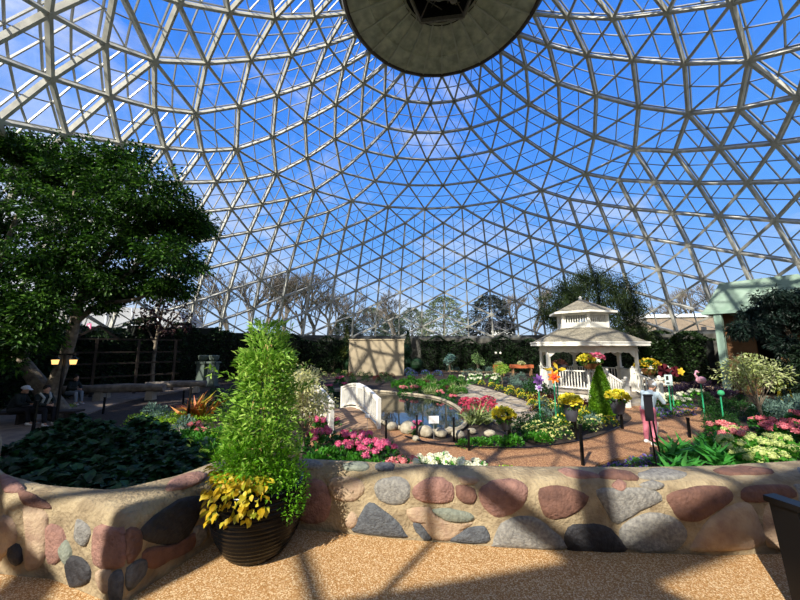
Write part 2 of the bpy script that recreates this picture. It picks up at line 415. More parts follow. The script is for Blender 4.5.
def flat(name,pix,mat,dz,th=.05,k=4):
    pts=[G(x,y) for x,y in pix]; pts=smooth_poly([(p.x,p.y,0) for p in pts],k)
    b=MB(); b.prism(pts,GZ-th,GZ+dz); return b.build(name,mat)
struct(flat('path_mulch',[(300,425),(345,421),(385,426),(415,436),(455,443),(510,448),(560,445),(605,433),(632,419),(625,408),(660,400),(700,408),(706,425),(690,442),(660,452),(600,463),(560,500),(450,520),(360,480),(320,455)],M_mulch,.012))
struct(flat('path_stone',[(462,384),(485,388),(510,396),(535,406),(536,416),(520,424),(496,423),(484,412),(470,400),(455,393)],M_stonepath,.02))
struct(flat('path_left',[(-60,398),(0,402),(60,396),(150,380),(225,367),(262,368),(225,379),(185,390),(130,400),(70,420),(30,436),(-30,465),(-120,470)],M_greypath,.014))
struct(flat('path_back_right',[(640,374),(680,368),(745,372),(820,380),(1000,385),(1000,425),(830,410),(770,398),(700,388),(650,384)],M_tanpath,.014))
struct(flat('path_far',[(262,362),(330,361),(420,362),(520,366),(545,371),(480,372),(400,369),(330,369),(262,371)],M_tanpath,.016))
# terrace
ter=[(-9,6.0),(-7,4.6),(-4.6,3.7),(-3.6,3.0),(-2.84,2.6),(-2.42,2.55),(-1.74,2.3),(-1.6,2.85),(-1.45,3.25),(-.95,3.2),(0,3.03),(.97,2.9),(2.34,2.82),(3.3,2.84),(5,3.1),(7,3.6),(9,3.6),(10.5,1.5),(10,0),(7,-1.8),(3,-2.8),(-3,-2.2),(-8,.5),(-11,3)]
b=MB(); b.prism(ter,GZ-.05,0); struct(b.build('floor',M_gravel))
# unseen block added outside the glass at back left to shade the left beds
lb=MB(); pu,qu=Vector((.806,-.592,0)),Vector((.592,.806,0))
c4_=[pu*a+qu*q for a,q in ((-26,-8.0),(-4.3,-8.0),(-4.3,-16),(-26,-16))]
lb.prism([(v.x,v.y) for v in c4_],0,7.6); lb.prism([(v.x,v.y) for v in [pu*a+qu*q for a,q in ((-26.3,-7.7),(-4.0,-7.7),(-4.0,-16.3),(-26.3,-16.3))]],7.6,7.9)
struct(lb.build('wall_shade_block',simple('shade_block_stone','a39c8e',.85,noise=.2,nscale=1)))
# ------------------------------------------------------------------ boulder wall
OUT=ter[1:16]; INN=[(-7,5.3),(-5,4.4),(-4.2,3.6),(-3.5,3.08),(-2.81,2.78),(-2.2,2.72),(-1.9,2.98),(-1.72,3.5),(-.95,3.42),(0,3.28),(.97,3.22),(2.5,3.2),(3.88,3.4),(5.2,3.6),(7.2,4.1)]
K=14; st=[]
for i in range(len(OUT)-1):
    for q in range(K):
        t=q/K; st.append((Vector(OUT[i]).lerp(Vector(OUT[i+1]),t),Vector(INN[i]).lerp(Vector(INN[i+1]),t)))
st.append((Vector(OUT[-1]),Vector(INN[-1])))
# soften the corners a little
def sm(lst,n):
    for _ in range(n): lst=[lst[0]]+[(lst[i-1]+lst[i]*2+lst[i+1])/4 for i in range(1,len(lst)-1)]+[lst[-1]]
    return lst
so_=sm([s[0] for s in st],3); si_=sm([s[1] for s in st],12)
from mathutils import noise as mn
HW=.53
prof=[(0,-.03),(.0,.1),(.0,.22),(.01,.33),(.03,.41),(.08,.47),(.17,.505),(.35,.525),(.6,.53),(.85,.53),(.95,.51),(1.0,.45),(1.0,.1),(1.0,-1.05)]
wb=MB(); V=[]
for o1,i1 in zip(so_,si_):
    for (a,z) in prof:
        wdt=(i1-o1).length
        p=o1.lerp(i1,a if a>.5 else min(a*.42/max(wdt,.2),.5))
        nn=mn.noise(Vector((p.x*2.2,p.y*2.2,z*2.2)))*.03+mn.noise(Vector((p.x*7,p.y*7,z*7)))*.012
        d=(i1-o1).normalized()
        V.append((p.x-d.x*nn,p.y-d.y*nn,z+(nn*.5 if z>.4 else 0)))
n=len(prof); Fc=[]
for i in range(len(st)-1):
    for k in range(n-1): Fc.append((i*n+k,(i+1)*n+k,(i+1)*n+k+1,i*n+k+1))
wb.add(V,Fc)
M_mortar=simple('mortar','a99878',.95,col2='7f6f56',nscale=7,bump=1.0,bscale=38)
bvh=BVHTree.FromPolygons([Vector(v) for v in V],Fc)
SM=[simple('stone_pink','9a7466',.85,col2='7d5c52',nscale=14,bump=.8,bscale=50),
    simple('stone_grey','8f8c84',.85,col2='6c6a66',nscale=40,bump=.6,bscale=70),
    simple('stone_black','2e2d30',.7,col2='1d1c20',nscale=20,bump=.9,bscale=30),
    simple('stone_pale','b29c80',.85,col2='947a66',nscale=9,bump=.6,bscale=50),
    simple('stone_slate','5c6064',.8,col2='44474c',nscale=30,bump=.8,bscale=60),
    simple('stone_brown','765446',.85,col2='5e4238',nscale=12,bump=.8,bscale=40),
    simple('stone_green','84897a',.85,col2='6d7266',nscale=25,bump=.6,bscale=60)]
def c4(ox,oy,sc,pts): return [(ox+x/sc,oy+y/sc) for x,y in pts]
A=lambda p:c4(320,450,4,p); B_=lambda p:c4(500,450,4,p); D_=lambda p:c4(640,450,4,p); E_=lambda p:c4(140,450,4,p); F_=lambda p:c4(0,460,4.2875,p)
stones=[(4,A([(200,215),(255,245),(310,290),(335,330),(330,346),(140,325),(160,275)])),
(3,A([(45,120),(110,108),(165,130),(170,170),(130,200),(70,195),(40,160)])),
(1,A([(235,125),(300,110),(350,130),(355,185),(320,215),(250,205),(225,170)])),
(0,A([(375,165),(420,120),(490,115),(530,150),(525,200),(470,210),(400,200)])),
(5,A([(545,145),(605,150),(625,185),(610,212),(560,200)])),
(0,[(481,491),(492,482),(510,480),(524,485),(526,495),(520,507),(508,514),(495,515),(484,505)]),
(3,A([(355,242),(430,232),(450,245),(480,275),(540,295),(600,290),(570,315),(525,355),(450,350),(400,285),(375,285)])),
(4,A([(375,290),(398,290),(445,350),(415,355),(385,325)])),(4,A([(525,362),(570,322),(640,305),(668,325),(665,368)])),
(6,A([(455,240),(520,235),(600,255),(605,280),(545,288),(485,270)])),
(1,[(495,543),(500,528),(512,519),(533,518),(548,528),(561,540),(560,548),(500,546)]),
(5,B_([(165,160),(230,145),(330,175),(345,200),(300,250),(240,270),(190,265),(165,215)])),
(2,B_([(280,310),(350,300),(420,305),(470,350),(490,403),(280,400)])),
(1,B_([(395,165),(480,155),(600,160),(640,200),(560,240),(470,290),(430,240)])),
(1,B_([(500,300),(600,255),(700,280),(740,340),(690,398),(560,405),(490,370)])),
(5,D_([(115,185),(190,155),(290,145),(350,160),(360,200),(300,240),(235,280),(170,275),(140,240)])),
(5,D_([(425,150),(560,140),(610,160),(600,195),(430,205)])),
(3,D_([(220,370),(290,270),(420,215),(470,290),(490,355),(430,392),(230,400)])),
(3,D_([(510,230),(600,220),(700,260),(700,380),(520,380)])),
(6,B_([(100,85),(160,65),(215,95),(190,115),(120,110)])),(0,B_([(235,80),(330,85),(400,110),(300,112)])),(5,B_([(400,95),(450,78),(520,90),(545,120),(420,115)])),
(1,B_([(560,95),(640,75),(740,95),(690,120),(580,116)])),(0,B_([(0,55),(60,75),(75,103),(5,98)])),(6,A([(95,60),(150,50),(190,60),(180,82),(110,82)])),(4,A([(225,60),(288,55),(290,80),(235,82)])),
(0,A([(325,65),(380,54),(450,65),(440,85),(340,85)])),(0,A([(700,62),(755,60),(790,82),(780,100),(720,85)])),(5,D_([(300,80),(400,70),(500,75),(520,95),(360,100)])),
(0,E_([(130,120),(230,90),(265,108),(200,148),(110,162)])),(2,E_([(10,320),(60,265),(150,205),(235,190),(240,230),(215,300),(150,370),(40,362)])),
(5,E_([(30,395),(140,375),(210,330),(240,330),(200,400),(120,440),(60,470),(20,450)])),(1,E_([(215,315),(258,305),(262,350),(220,385)])),
(0,F_([(415,290),(500,295),(535,302),(530,450),(412,438)])),(5,F_([(545,302),(600,305),(600,385),(548,440)])),(2,F_([(285,430),(330,415),(385,460),(380,520),(330,538),(302,528)])),
(3,F_([(105,210),(150,192),(195,230),(205,270),(195,400),(160,455),(115,450),(120,300)])),(2,F_([(40,370),(85,365),(98,430),(60,445)])),(0,F_([(300,145),(400,122),(435,135),(350,185)])),
(4,F_([(472,500),(522,475),(522,590),(475,598)])),(4,F_([(545,460),(620,425),(618,490),(552,555)])),(0,F_([(200,290),(270,300),(280,400),(215,440)])),
(0,[(300,484),(322,482),(330,500),(324,520),(300,518)]),(3,[(-60,520),(-20,515),(-12,550),(-50,560)]),
(6,[(655,468),(690,466),(700,472),(665,474)]),(3,[(715,463),(760,461),(765,469),(725,471)]),
(1,[(800,470),(860,480),(870,520),(810,525)]),
(3,[(345,522),(352,512),(358,520),(352,528)]),(0,[(612,486),(618,480),(626,484),(620,492)]),(3,[(458,478),(470,476),(478,481),(466,485)]),(1,[(640,485),(652,481),(664,486),(650,490)]),
(1,[(300,462),(316,461),(322,467),(306,470)]),(5,[(20,490),(44,500),(50,508),(26,504)]),(3,[(0,520),(12,520),(16,540),(4,556),(0,556)]),(1,[(78,520),(90,528),(86,545),(76,538)]),(0,[(0,476),(14,480),(24,490),(6,492)]),
(6,[(60,548),(66,540),(72,552),(68,566)]),(3,[(98,572),(110,570),(112,590),(102,590)])]
for si,(mi,pl) in enumerate(stones):
    cx=sum(p[0] for p in pl)/len(pl); cy_=sum(p[1] for p in pl)/len(pl)
    ol=smooth_poly([(x,y,0) for x,y in pl],3); rings=[]
    rg=random.Random(si)
    for s_,h_ in ((1.1,-.006),(1.05,.009),(.85,.019),(.5,.022),(.2,.023)):
        ring=[]
        for (x,y,_) in ol:
            q=(cx+(x-cx)*s_+1.2*mn.noise(Vector((x*.35,y*.35,si)))*min(1,s_),cy_+(y-cy_)*s_+1.0*mn.noise(Vector((y*.35,x*.35,si+9))))
            hit=bvh.ray_cast(Vector((0,0,EYE)),ray(*q).normalized())
            if hit[0] is None: ring=None; break
            nn=hit[1]; nn=-nn if nn.dot(ray(*q))>0 else nn
            ring.append(tuple(hit[0]+nn*(h_*(1+.5*mn.noise(hit[0]*14)))))
        if ring is None: break
        rings.append(ring)
    if len(rings)<5: continue
    m_=len(ol); V2=[v for r in rings for v in r]; F2=[]
    for r in range(4):
        for k in range(m_): F2.append((r*m_+k,r*m_+(k+1)%m_,(r+1)*m_+(k+1)%m_,(r+1)*m_+k))
    F2.append(tuple(range(4*m_,5*m_)))
    wb.add(V2,F2,mi+1)
wall=struct(wb.build('wall_front',[M_mortar]+SM,smooth=True))
# ------------------------------------------------------------------ pond
def pixpoly(pix,k=4,z=GZ):
    pts=[G(x,y,z) for x,y in pix]; return smooth_poly([(p.x,p.y,0) for p in pts],k)
m,nt=newmat('pond_water'); L=nt.links
o_=N(nt,'ShaderNodeOutputMaterial'); p_=N(nt,'ShaderNodeBsdfPrincipled'); p_.inputs['Base Color'].default_value=srgb((34,38,34)); p_.inputs['Roughness'].default_value=.04; p_.inputs['Specular IOR Level'].default_value=.8
nb=N(nt,'ShaderNodeTexNoise'); nb.inputs['Scale'].default_value=3; bp=N(nt,'ShaderNodeBump'); bp.inputs['Strength'].default_value=.06; bp.inputs['Distance'].default_value=.02
tc=N(nt,'ShaderNodeTexCoord'); L.new(tc.outputs['Object'],nb.inputs['Vector']); L.new(nb.outputs[0],bp.inputs['Height']); L.new(bp.outputs[0],p_.inputs['Normal']); L.new(p_.outputs[0],o_.inputs[0])
pond=pixpoly([(290,398),(340,390),(390,393),(432,398),(455,407),(466,420),(458,431),(430,433),(405,431),(383,424),(362,413),(330,412),(300,412)],4)
b=MB(); b.prism(pond,GZ-.06,GZ+.02); tag(b.build('pond_water',m),'dark reflecting pond water beneath the white footbridge','pond',kind='stuff')
M_rim=simple('pond_rim_stone','b5a98e',.9,col2='8f8470',nscale=8,bump=.5)
b=MB(); n=len(pond)
b.tube([(x,y,GZ+.05) for x,y,_ in pond]+[(pond[0][0],pond[0][1],GZ+.05)],.075,6,cap=False)
struct(b.build('trim_3',M_rim))
M_boul=simple('boulder','b3aa94',.9,col2='8d8470',nscale=4,bump=.6,bscale=15)
def boulder(t,sq,seed):
    b=MB(); b.ball((0,0,.35*sq[2]),.5,14,0,sq,.18,seed); b.build('rock',M_boul,t,smooth=True)
KB=Kind([lambda t:boulder(t,(1,.8,.7),1),lambda t:boulder(t,(.8,1,.8),5),lambda t:boulder(t,(1.1,.8,.55),9)],'boulder','rock')
for x,y,s_,l in ((408,433,.72,'pale rounded boulder at the pond edge nearest the footbridge'),(425,436,.62,'tall pale boulder standing among the pond edge rocks below the pink blooms'),(441,436,.55,'squat cream boulder beside the tall pale one at the pond edge'),(458,438,.52,'cream boulder by the second black post at the pond edge'),(472,433,.35,'small pale rock at the east tip of the pond'),(490,436,.42,'pale rock between the pond tip and the grey flower pot'),(392,430,.5,'half buried pale boulder at the foot of the footbridge'),(450,431,.3,'small cream stone at the waterline behind the boulders'),(416,441,.3,'small grey stone in front of the tall pale boulder')):
    KB.put(G(x,y),l,None,(s_*.85,s_*.8,s_*.7))
def flagstones(pts,lab,group):
    pass
# ------------------------------------------------------------------ footbridge
BN,BR=Vector((-2.05,10.3,0)),Vector((-.69,11.05,0)); bd=Vector((-.5,.866,0)); BL=3.5
bs=(BR-BN); BW=bs.length; bs.normalize(); bd=Vector((-bs.y,bs.x,0))
M_deck=simple('deck_wood','a98a6c',.85,col2='8b6f55',nscale=5,bump=.3)
def arch(s): return .30*math.sin(PI*s)
br=thing('footbridge',(BN+bs*BW/2+Vector((0,0,GZ))),'small white arched wooden footbridge crossing the pond','bridge')
bo=br.location.copy()
def bp(s,u,z): p=BN+bd*(s*BL)+bs*(u*BW)+Vector((0,0,GZ+.06+arch(s)+z)); return p-bo
b=MB(); K_=22
for i in range(K_):
    s0,s1=i/K_,(i+.9)/K_
    V=[bp(s0,-.02,0),bp(s0,1.02,0),bp(s1,1.02,0),bp(s1,-.02,0),bp(s0,-.02,-.05),bp(s0,1.02,-.05),bp(s1,1.02,-.05),bp(s1,-.02,-.05)]
    b.add([tuple(v) for v in V],[(0,1,2,3),(7,6,5,4),(0,4,5,1),(1,5,6,2),(2,6,7,3),(3,7,4,0)])
b.build('deck',M_deck,br)
for u in (0,1):
    b=MB()
    for i in range(16): b.beam(bp(i/16,u,-.08),bp((i+1)/16,u,-.08),.06,.22)
    b.build('stringer',M_white,br)
    b=MB()
    for i in range(16):
        b.beam(bp(i/16,u,.86),bp((i+1)/16,u,.86),.11,.06); b.beam(bp(i/16,u,.78),bp((i+1)/16,u,.78),.05,.07)
    b.build('handrail',M_white,br); b=MB()
    for i in range(16): b.beam(bp(i/16,u,.13),bp((i+1)/16,u,.13),.05,.07)
    b.build('bottom_rail',M_white,br)
    for s_ in (0,.5,1):
        b=MB(); b.beam(bp(s_,u,-.1),bp(s_,u,.9),.12,.12,tuple(bd)); b.build('post',M_white,br)
    b=MB()
    for i in range(1,24):
        if i==12: continue
        b.beam(bp(i/24,u,.12),bp(i/24,u,.8),.05,.022,tuple(bd))
    b.build('balusters',M_white,br)
# ------------------------------------------------------------------ gazebo (hexagon)
GC=Vector((.55*18,18,GZ)); GR=2.3; G0=math.radians(45)
gz=thing('gazebo',GC,'white six-sided wooden gazebo with a two-tier shingled roof','gazebo')
def hx(i,r,z=0): t=G0+i*PI/3; return Vector((r*math.sin(t),-r*math.cos(t),z))
DK=.48
b=MB(); b.prism([tuple(hx(i,GR+.1))[:2] for i in range(6)],DK-.1,DK); b.build('deck_floor',simple('gazebo_floor','9b9183',.8,noise=.2),gz)
b=MB(); b.prism([tuple(hx(i,GR+.02))[:2] for i in range(6)],0,DK-.1); b.build('skirt',simple('gazebo_skirt','d8d3c4',.7,noise=.2,nscale=4),gz)
EZ=2.62
ENT=5  # side between vertex 0 and 1 (front right) is the entrance
vis=[hx(i,GR) for i in range(6)]
for i in range(6):
    b=MB(); p=vis[i]; t=G0+i*PI/3
    b.box((p.x,p.y,DK+.5),(.2,.2,1.0),rz=t); b.box((p.x,p.y,DK+1.02),(.26,.26,.06),rz=t); b.box((p.x,p.y,DK+1.6),(.15,.15,1.2),rz=t); b.box((p.x,p.y,EZ-.2),(.2,.2,.1),rz=t)
    b.build('post',M_white,gz)
for i in range(6):
    a,c_=vis[i],vis[(i+1)%6]; d=(c_-a).normalized(); ln=(c_-a).length; up=(0,0,1)
    b=MB()
    b.beam(a+Vector((0,0,EZ-.06)),c_+Vector((0,0,EZ-.06)),.14,.2)
    # scalloped frieze
    ns=24; top=EZ-.15
    for q in range(ns):
        s0,s1=q/ns,(q+1)/ns
        dep=lambda s:.12+.32*max(0,1-min(s,1-s)/.22)**1.3+.05*abs(math.sin(s*PI*6))
        p0,p1=a+d*ln*s0,a+d*ln*s1; nrm=Vector((d.y,-d.x,0))*.025
        V=[]
        for pp,s_ in ((p0,s0),(p1,s1)):
            for z_ in (top,top-dep(s_)):
                for sg in (-1,1): V.append(tuple(pp+nrm*sg+Vector((0,0,z_))))
        b.add(V,[(0,2,6,4),(1,5,7,3),(2,3,7,6),(0,4,5,1),(0,1,3,2),(4,6,7,5)])
    b.build('frieze',M_white,gz)
    if i==ENT: continue
    rl=MB(); rl.beam(a+Vector((0,0,DK+.95)),c_+Vector((0,0,DK+.95)),.09,.06); rl.beam(a+Vector((0,0,DK+.14)),c_+Vector((0,0,DK+.14)),.06,.06)
    rr_=rl.build('railing',M_white,gz)
    bl=MB()
    for q in range(1,17):
        p=a+d*ln*q/17; bl.beam(p+Vector((0,0,DK+.14)),p+Vector((0,0,DK+.93)),.045,.045,tuple(d))
    bl.build('balusters',M_white,rr_)
# eave fascia and roofs
ER=2.86
def hexroof(b,r0,z0,r1,z1,th=.06,rows=9,mi=0):
    for i in range(6):
        for q in range(rows):
            s0,s1=q/rows,(q+1)/rows
            ra,rb=r0+(r1-r0)*s0,r0+(r1-r0)*s1; za,zb=z0+(z1-z0)*s0,z0+(z1-z0)*s1
            V=[hx(i,ra,za+.02),hx(i+1,ra,za+.02),hx(i+1,rb,zb+.0),hx(i,rb,zb+.0),hx(i,ra,za-th),hx(i+1,ra,za-th),hx(i+1,rb,zb-th),hx(i,rb,zb-th)]
            b.add([tuple(v) for v in V],[(0,1,2,3),(7,6,5,4),(0,4,5,1),(2,6,7,3)],mi)
b=MB(); hexroof(b,ER,EZ+.2,1.2,EZ+.98,rows=10); b.build('lower_roof',M_shingle,gz)
b=MB()
for i in range(6): b.beam(hx(i,ER+.02,EZ+.12),hx(i+1,ER+.02,EZ+.12),.07,.2); b.beam(hx(i,ER+.05,EZ+.19),hx(i+1,ER+.05,EZ+.19),.08,.05)
b.build('fascia',M_white,gz)
b=MB(); b.prism([tuple(hx(i,ER-.03))[:2] for i in range(6)],EZ+.02,EZ+.05); b.build('ceiling_boards',M_white,gz)
CZ=EZ+.93; CR=1.22
cu=MB()
for i in range(6):
    cu.beam(hx(i,CR,CZ+.13),hx(i+1,CR,CZ+.13),.08,.34); cu.beam(hx(i,CR,CZ+.74),hx(i+1,CR,CZ+.74),.08,.12); p=hx(i,CR); cu.box((p.x,p.y,CZ+.4),(.12,.12,.8),rz=G0+i*PI/3)
cu_=cu.build('cupola',M_white,gz)
b=MB()
for i in range(6):
    a,c_=hx(i,CR),hx(i+1,CR)
    for q in range(1,10):
        p=a.lerp(c_,q/10); b.beam(p+Vector((0,0,CZ+.28)),p+Vector((0,0,CZ+.7)),.04,.04,tuple((c_-a).normalized()))
b.build('balusters',M_white,cu_)
b=MB(); hexroof(b,1.66,CZ+.86,.03,CZ+1.62,rows=7); b.build('upper_roof',M_shingle,gz)
b=MB()
for i in range(6): b.beam(hx(i,1.67,CZ+.83),hx(i+1,1.67,CZ+.83),.06,.1)
b.prism([tuple(hx(i,1.62))[:2] for i in range(6)],CZ+.79,CZ+.82); b.build('upper_fascia',M_white,gz)
b=MB(); b.lathe([(.09,0),(.06,.07),(.1,.12),(.0,.2)],(0,0,CZ+1.6),10); b.build('finial',M_white,gz)
# stairs on the entrance side
a,c_=vis[ENT],vis[(ENT+1)%6]; mid=(a+c_)/2; on=Vector((mid.x,mid.y,0)).normalized(); sd_=(c_-a).normalized()
b=MB()
for q in range(3):
    ctr=mid+on*(.15+.3*q); z1=DK-.12*(q+1)+.0
    V=[]; hw=.75
    P4=[ctr-sd_*hw-on*.15,ctr+sd_*hw-on*.15,ctr+sd_*hw+on*.17,ctr-sd_*hw+on*.17]
    b.prism([(p.x,p.y) for p in P4],0,z1)
b.build('steps',simple('step_grey','a89f92',.8,noise=.2),gz)
for sg in (-1,1):
    top=mid+sd_*sg*.8+on*.02; bot=mid+sd_*sg*.95+on*1.15
    b=MB(); b.beam(top+Vector((0,0,DK+.95)),bot+Vector((0,0,.95)),.08,.06); b.beam(top+Vector((0,0,DK+.1)),bot+Vector((0,0,.16)),.06,.06)
    b.beam(Vector((bot.x,bot.y,0)),Vector((bot.x,bot.y,1.12)),.17,.17,tuple(on)); b.box((bot.x,bot.y,1.15),(.22,.22,.06)); b.ball((bot.x,bot.y,1.24),.08,8); b.beam(Vector((top.x,top.y,DK)),Vector((top.x,top.y,DK+1.1)),.14,.14,tuple(on))
    sr=b.build('stair_rail',M_white,gz)
    b=MB()
    for q in range(1,8):
        p=top.lerp(bot,q/8); zz=DK*(1-q/8); b.beam(Vector((p.x,p.y,zz+.1)),Vector((p.x,p.y,zz+.95)),.05,.05,tuple(on))
    b.build('balusters',M_white,sr)
# white rail fence beyond the gazebo
fn=thing('rail_fence',G(640,392)+Vector((0,0,0)),'low white rail fence running from the gazebo steps to the path','fence'); fo=fn.location.copy()
fp=[AT(619,372,20.5),AT(633,372,20.8),AT(651,372,21),AT(668,372,21.2)]
for p in fp:
    p.z=GZ
    b=MB(); b.box(tuple(p-fo+Vector((0,0,.62))),(.16,.16,1.24)); b.box(tuple(p-fo+Vector((0,0,1.26))),(.21,.21,.06)); b.ball(tuple(p-fo+Vector((0,0,1.34))),.08,8); b.build('post',M_white,fn)
b=MB()
for z_ in (.3,.65,1.02):
    for i in range(3): b.beam(fp[i]-fo+Vector((0,0,z_)),fp[i+1]-fo+Vector((0,0,z_)),.05,.12)
b.build('rails',M_white,fn)
# ------------------------------------------------------------------ big glazed pot with climbers
PL=G(250,560,0)+Vector((0.0,.12,0)); PL.z=0
pot=thing('potted_climber',PL,'large ribbed black glazed pot of tall green climbers and yellow foliage','plant pot')
M_glaze=simple('black_glaze','08090b',.2,coat=.0,spec=.2)
prof=[(.0,0),(.19,0),(.205,.015)]
for i in range(46):
    t=i/45; r=.215+.145*math.sin(min(1,(t*1.0))*PI*.62)**.8+.0055*math.cos(i*2*PI/3.2); prof.append((r,.02+t*.47))
prof+=[(.345,.505),(.35,.525),(.32,.53),(.30,.50),(.28,.44)]
b=MB(); b.lathe(prof,n=64,cap=False); b.build('pot',M_glaze,pot,smooth=True)
b=MB(); b.lathe([(.275,.46),(.01,.475)],n=32,cap=False); b.build('potting_soil',M_soil,pot)
b=MB(); rg=random.Random(5)
for i in range(5):
    a=i*2*PI/5; b.tube([(.14*math.cos(a),.14*math.sin(a),.4),(.11*math.cos(a),.11*math.sin(a),1.0),(.03*math.cos(a),.03*math.sin(a),1.62)],.006,5)
for z_ in (.8,1.1,1.35): b.tube([(.12*math.cos(t*PI/6)*(1.9-z_),.12*math.sin(t*PI/6)*(1.9-z_),z_) for t in range(13)],.004,4)
b.build('cane_frame',simple('cane','b59a5e',.7),pot)
def vine(cnt,h0,h1,rf,seed,sz,dirup=.4):
    g=np.random.default_rng(seed); z=h0+(h1-h0)*g.random(cnt)**.9; r=rf(z)*np.sqrt(g.random(cnt)); a=g.random(cnt)*2*PI
    P=np.stack([r*np.cos(a),r*np.sin(a),z],1); D=np.stack([np.cos(a),np.sin(a),np.full(cnt,dirup)],1); return P,D,sz*(.7+.6*g.random(cnt))
# tall narrow-leaved climber
b=MB(); rg=random.Random(11)
for i in range(26):
    a=rg.random()*2*PI; r0=rg.uniform(.03,.2); hh=rg.uniform(.9,1.62); ln_=[]; 
    for q in range(12):
        t=q/11; rr_=r0*(1-.3*t)+.05*math.sin(t*9+i); ln_.append((rr_*math.cos(a+t*2.2),rr_*math.sin(a+t*2.2),.45+(hh-.45)*t))
    b.tube(ln_,.004,4)
for i in range(14):   # side sprays reaching out
    a=rg.uniform(2.3,4.6) if i<9 else rg.random()*6.28; z0=rg.uniform(.65,1.3); L_=rg.uniform(.2,.38)
    b.tube([(.1*math.cos(a),.1*math.sin(a),z0),(.22*math.cos(a),.22*math.sin(a),z0+L_*.5),((.1+L_)*math.cos(a),(.1+L_)*math.sin(a),z0+L_*.75)],.004,4)
b.build('climber_stems',M_stem,pot)
M_v1=leafmat('climber_leaf',['568626','7eae38','a0ca50','bcd96c'],.4)
b=MB()
P,D,S=vine(4200,.5,1.56,lambda z:.31-.10*(z-.5)+.03*np.sin(z*9),1,.055); b.leaves(P,D,S,'ovate',wid=.42,jit=.6)
P,D,S=vine(600,1.4,1.8,lambda z:.21-.16*(z-1.35),2,.06,1.0); b.leaves(P,D,S,'ovate',wid=.3,jit=.5)
g=np.random.default_rng(3)
for i in range(34):
    a=g.uniform(2.2,4.4) if i<20 else g.uniform(0,6.28); z0=g.uniform(.55,1.25); L_=g.uniform(.2,.42); t=g.random(34)
    P=np.stack([(.12+L_*t)*np.cos(a),(.12+L_*t)*np.sin(a),z0+L_*(t-.35*t*t)],1)+g.normal(0,.018,(34,3)); b.leaves(P,np.tile([math.cos(a),math.sin(a),.7],(34,1)),.05,'ovate',wid=.4,jit=.7)
for i in range(9):
    a=g.uniform(0,6.28); x0,y0=.09*math.cos(a),.09*math.sin(a); z0=1.45; L_=g.uniform(.2,.42); t=g.random(16)
    P=np.stack([x0*(1+t),y0*(1+t),z0+L_*t],1)+g.normal(0,.012,(16,3)); b.leaves(P,np.tile([0,0,1.],(16,1)),.06,'ovate',wid=.3,jit=.6)
b.build('climber_leaves',M_v1,pot)
# fine feathery plant filling the right and front
M_v2=leafmat('feathery_leaf',['4f8a18','6fae1f','8ccc2f'],.45)
b=MB(); g=np.random.default_rng(8)
for cx,cy_,cz,r in ((.14,-.16,.62,.2),(.24,-.06,.52,.19),(-.08,-.2,.72,.2),(.05,-.1,.8,.22),(.26,-.12,.40,.14),(-.2,-.05,.75,.17)):
    n_=900; u=g.normal(0,1,(n_,3)); u/=np.linalg.norm(u,axis=1,keepdims=True); rr_=r*g.random(n_)**.4
    P=np.array([cx,cy_,cz])+u*rr_[:,None]; b.leaves(P,u+[0,0,.5],.032,'ovate',wid=.4,jit=.6)
b.build('feathery_foliage',M_v2,pot)
# golden creeper over the rim
M_v3=leafmat('golden_leaf',['a88a12','c9a820','dcc63a','b0a62c','7f8a1e'],.35)
b=MB(); g=np.random.default_rng(9); n_=260
a=g.uniform(math.radians(195),math.radians(300),n_); r=.26+.13*g.random(n_); z=.64-.55*(r-.24)/.16*g.random(n_)*.75+.05*g.random(n_)
P=np.stack([r*np.cos(a),r*np.sin(a),z],1); D=np.stack([np.cos(a),np.sin(a),np.full(n_,-.5)],1)
b.leaves(P,D,.06,'big',wid=.75,jit=.4); b.build('golden_leaves',M_v3,pot)
# ------------------------------------------------------------------ black metal table at the terrace edge
_tc=G(768,497,.65)
tb=thing('metal_bench',(_tc.x,_tc.y,0),'black backless metal bench with flat armrests at the end of the stone wall','bench',rz=math.radians(12.8))
for x_ in (.04,1.36):
    fr_=MB(); fr_.beam((x_+.015,-.1,.0),(x_-.0,-.06,.62),.06,.13,(0,1,0)); fr_.beam((x_+.015,-.52,.0),(x_,-.54,.62),.06,.1,(0,1,0)); fr_.beam((x_,-.06,.40),(x_,-.54,.40),.05,.12); fr_.beam((x_,-.06,.06),(x_,-.54,.06),.05,.06)
    fr_.tube([(x_,-.1,.46),(x_,-.2,.56),(x_,-.32,.58),(x_,-.44,.56),(x_,-.52,.46)],.018,8); fr_.tube([(x_,-.1,.1),(x_,-.3,.3),(x_,-.52,.1)],.018,8); fr_.box((x_,-.1,.014),(.2,.16,.028)); fr_.box((x_,-.52,.014),(.2,.14,.028))
    e_=fr_.build('end_frame',M_black,tb); b=MB(); b.box((x_,-.29,.64),(.10,.62,.035)); b.build('armrest',M_black,e_)
for k in range(5): b=MB(); b.box((.7,-.1-k*.1,.45),(1.3,.08,.03)); b.build('seat_slat',M_black,tb)
b=MB(); b.beam((.04,-.3,.12),(1.36,-.3,.12),.04,.05); b.build('stretcher',M_black,tb)
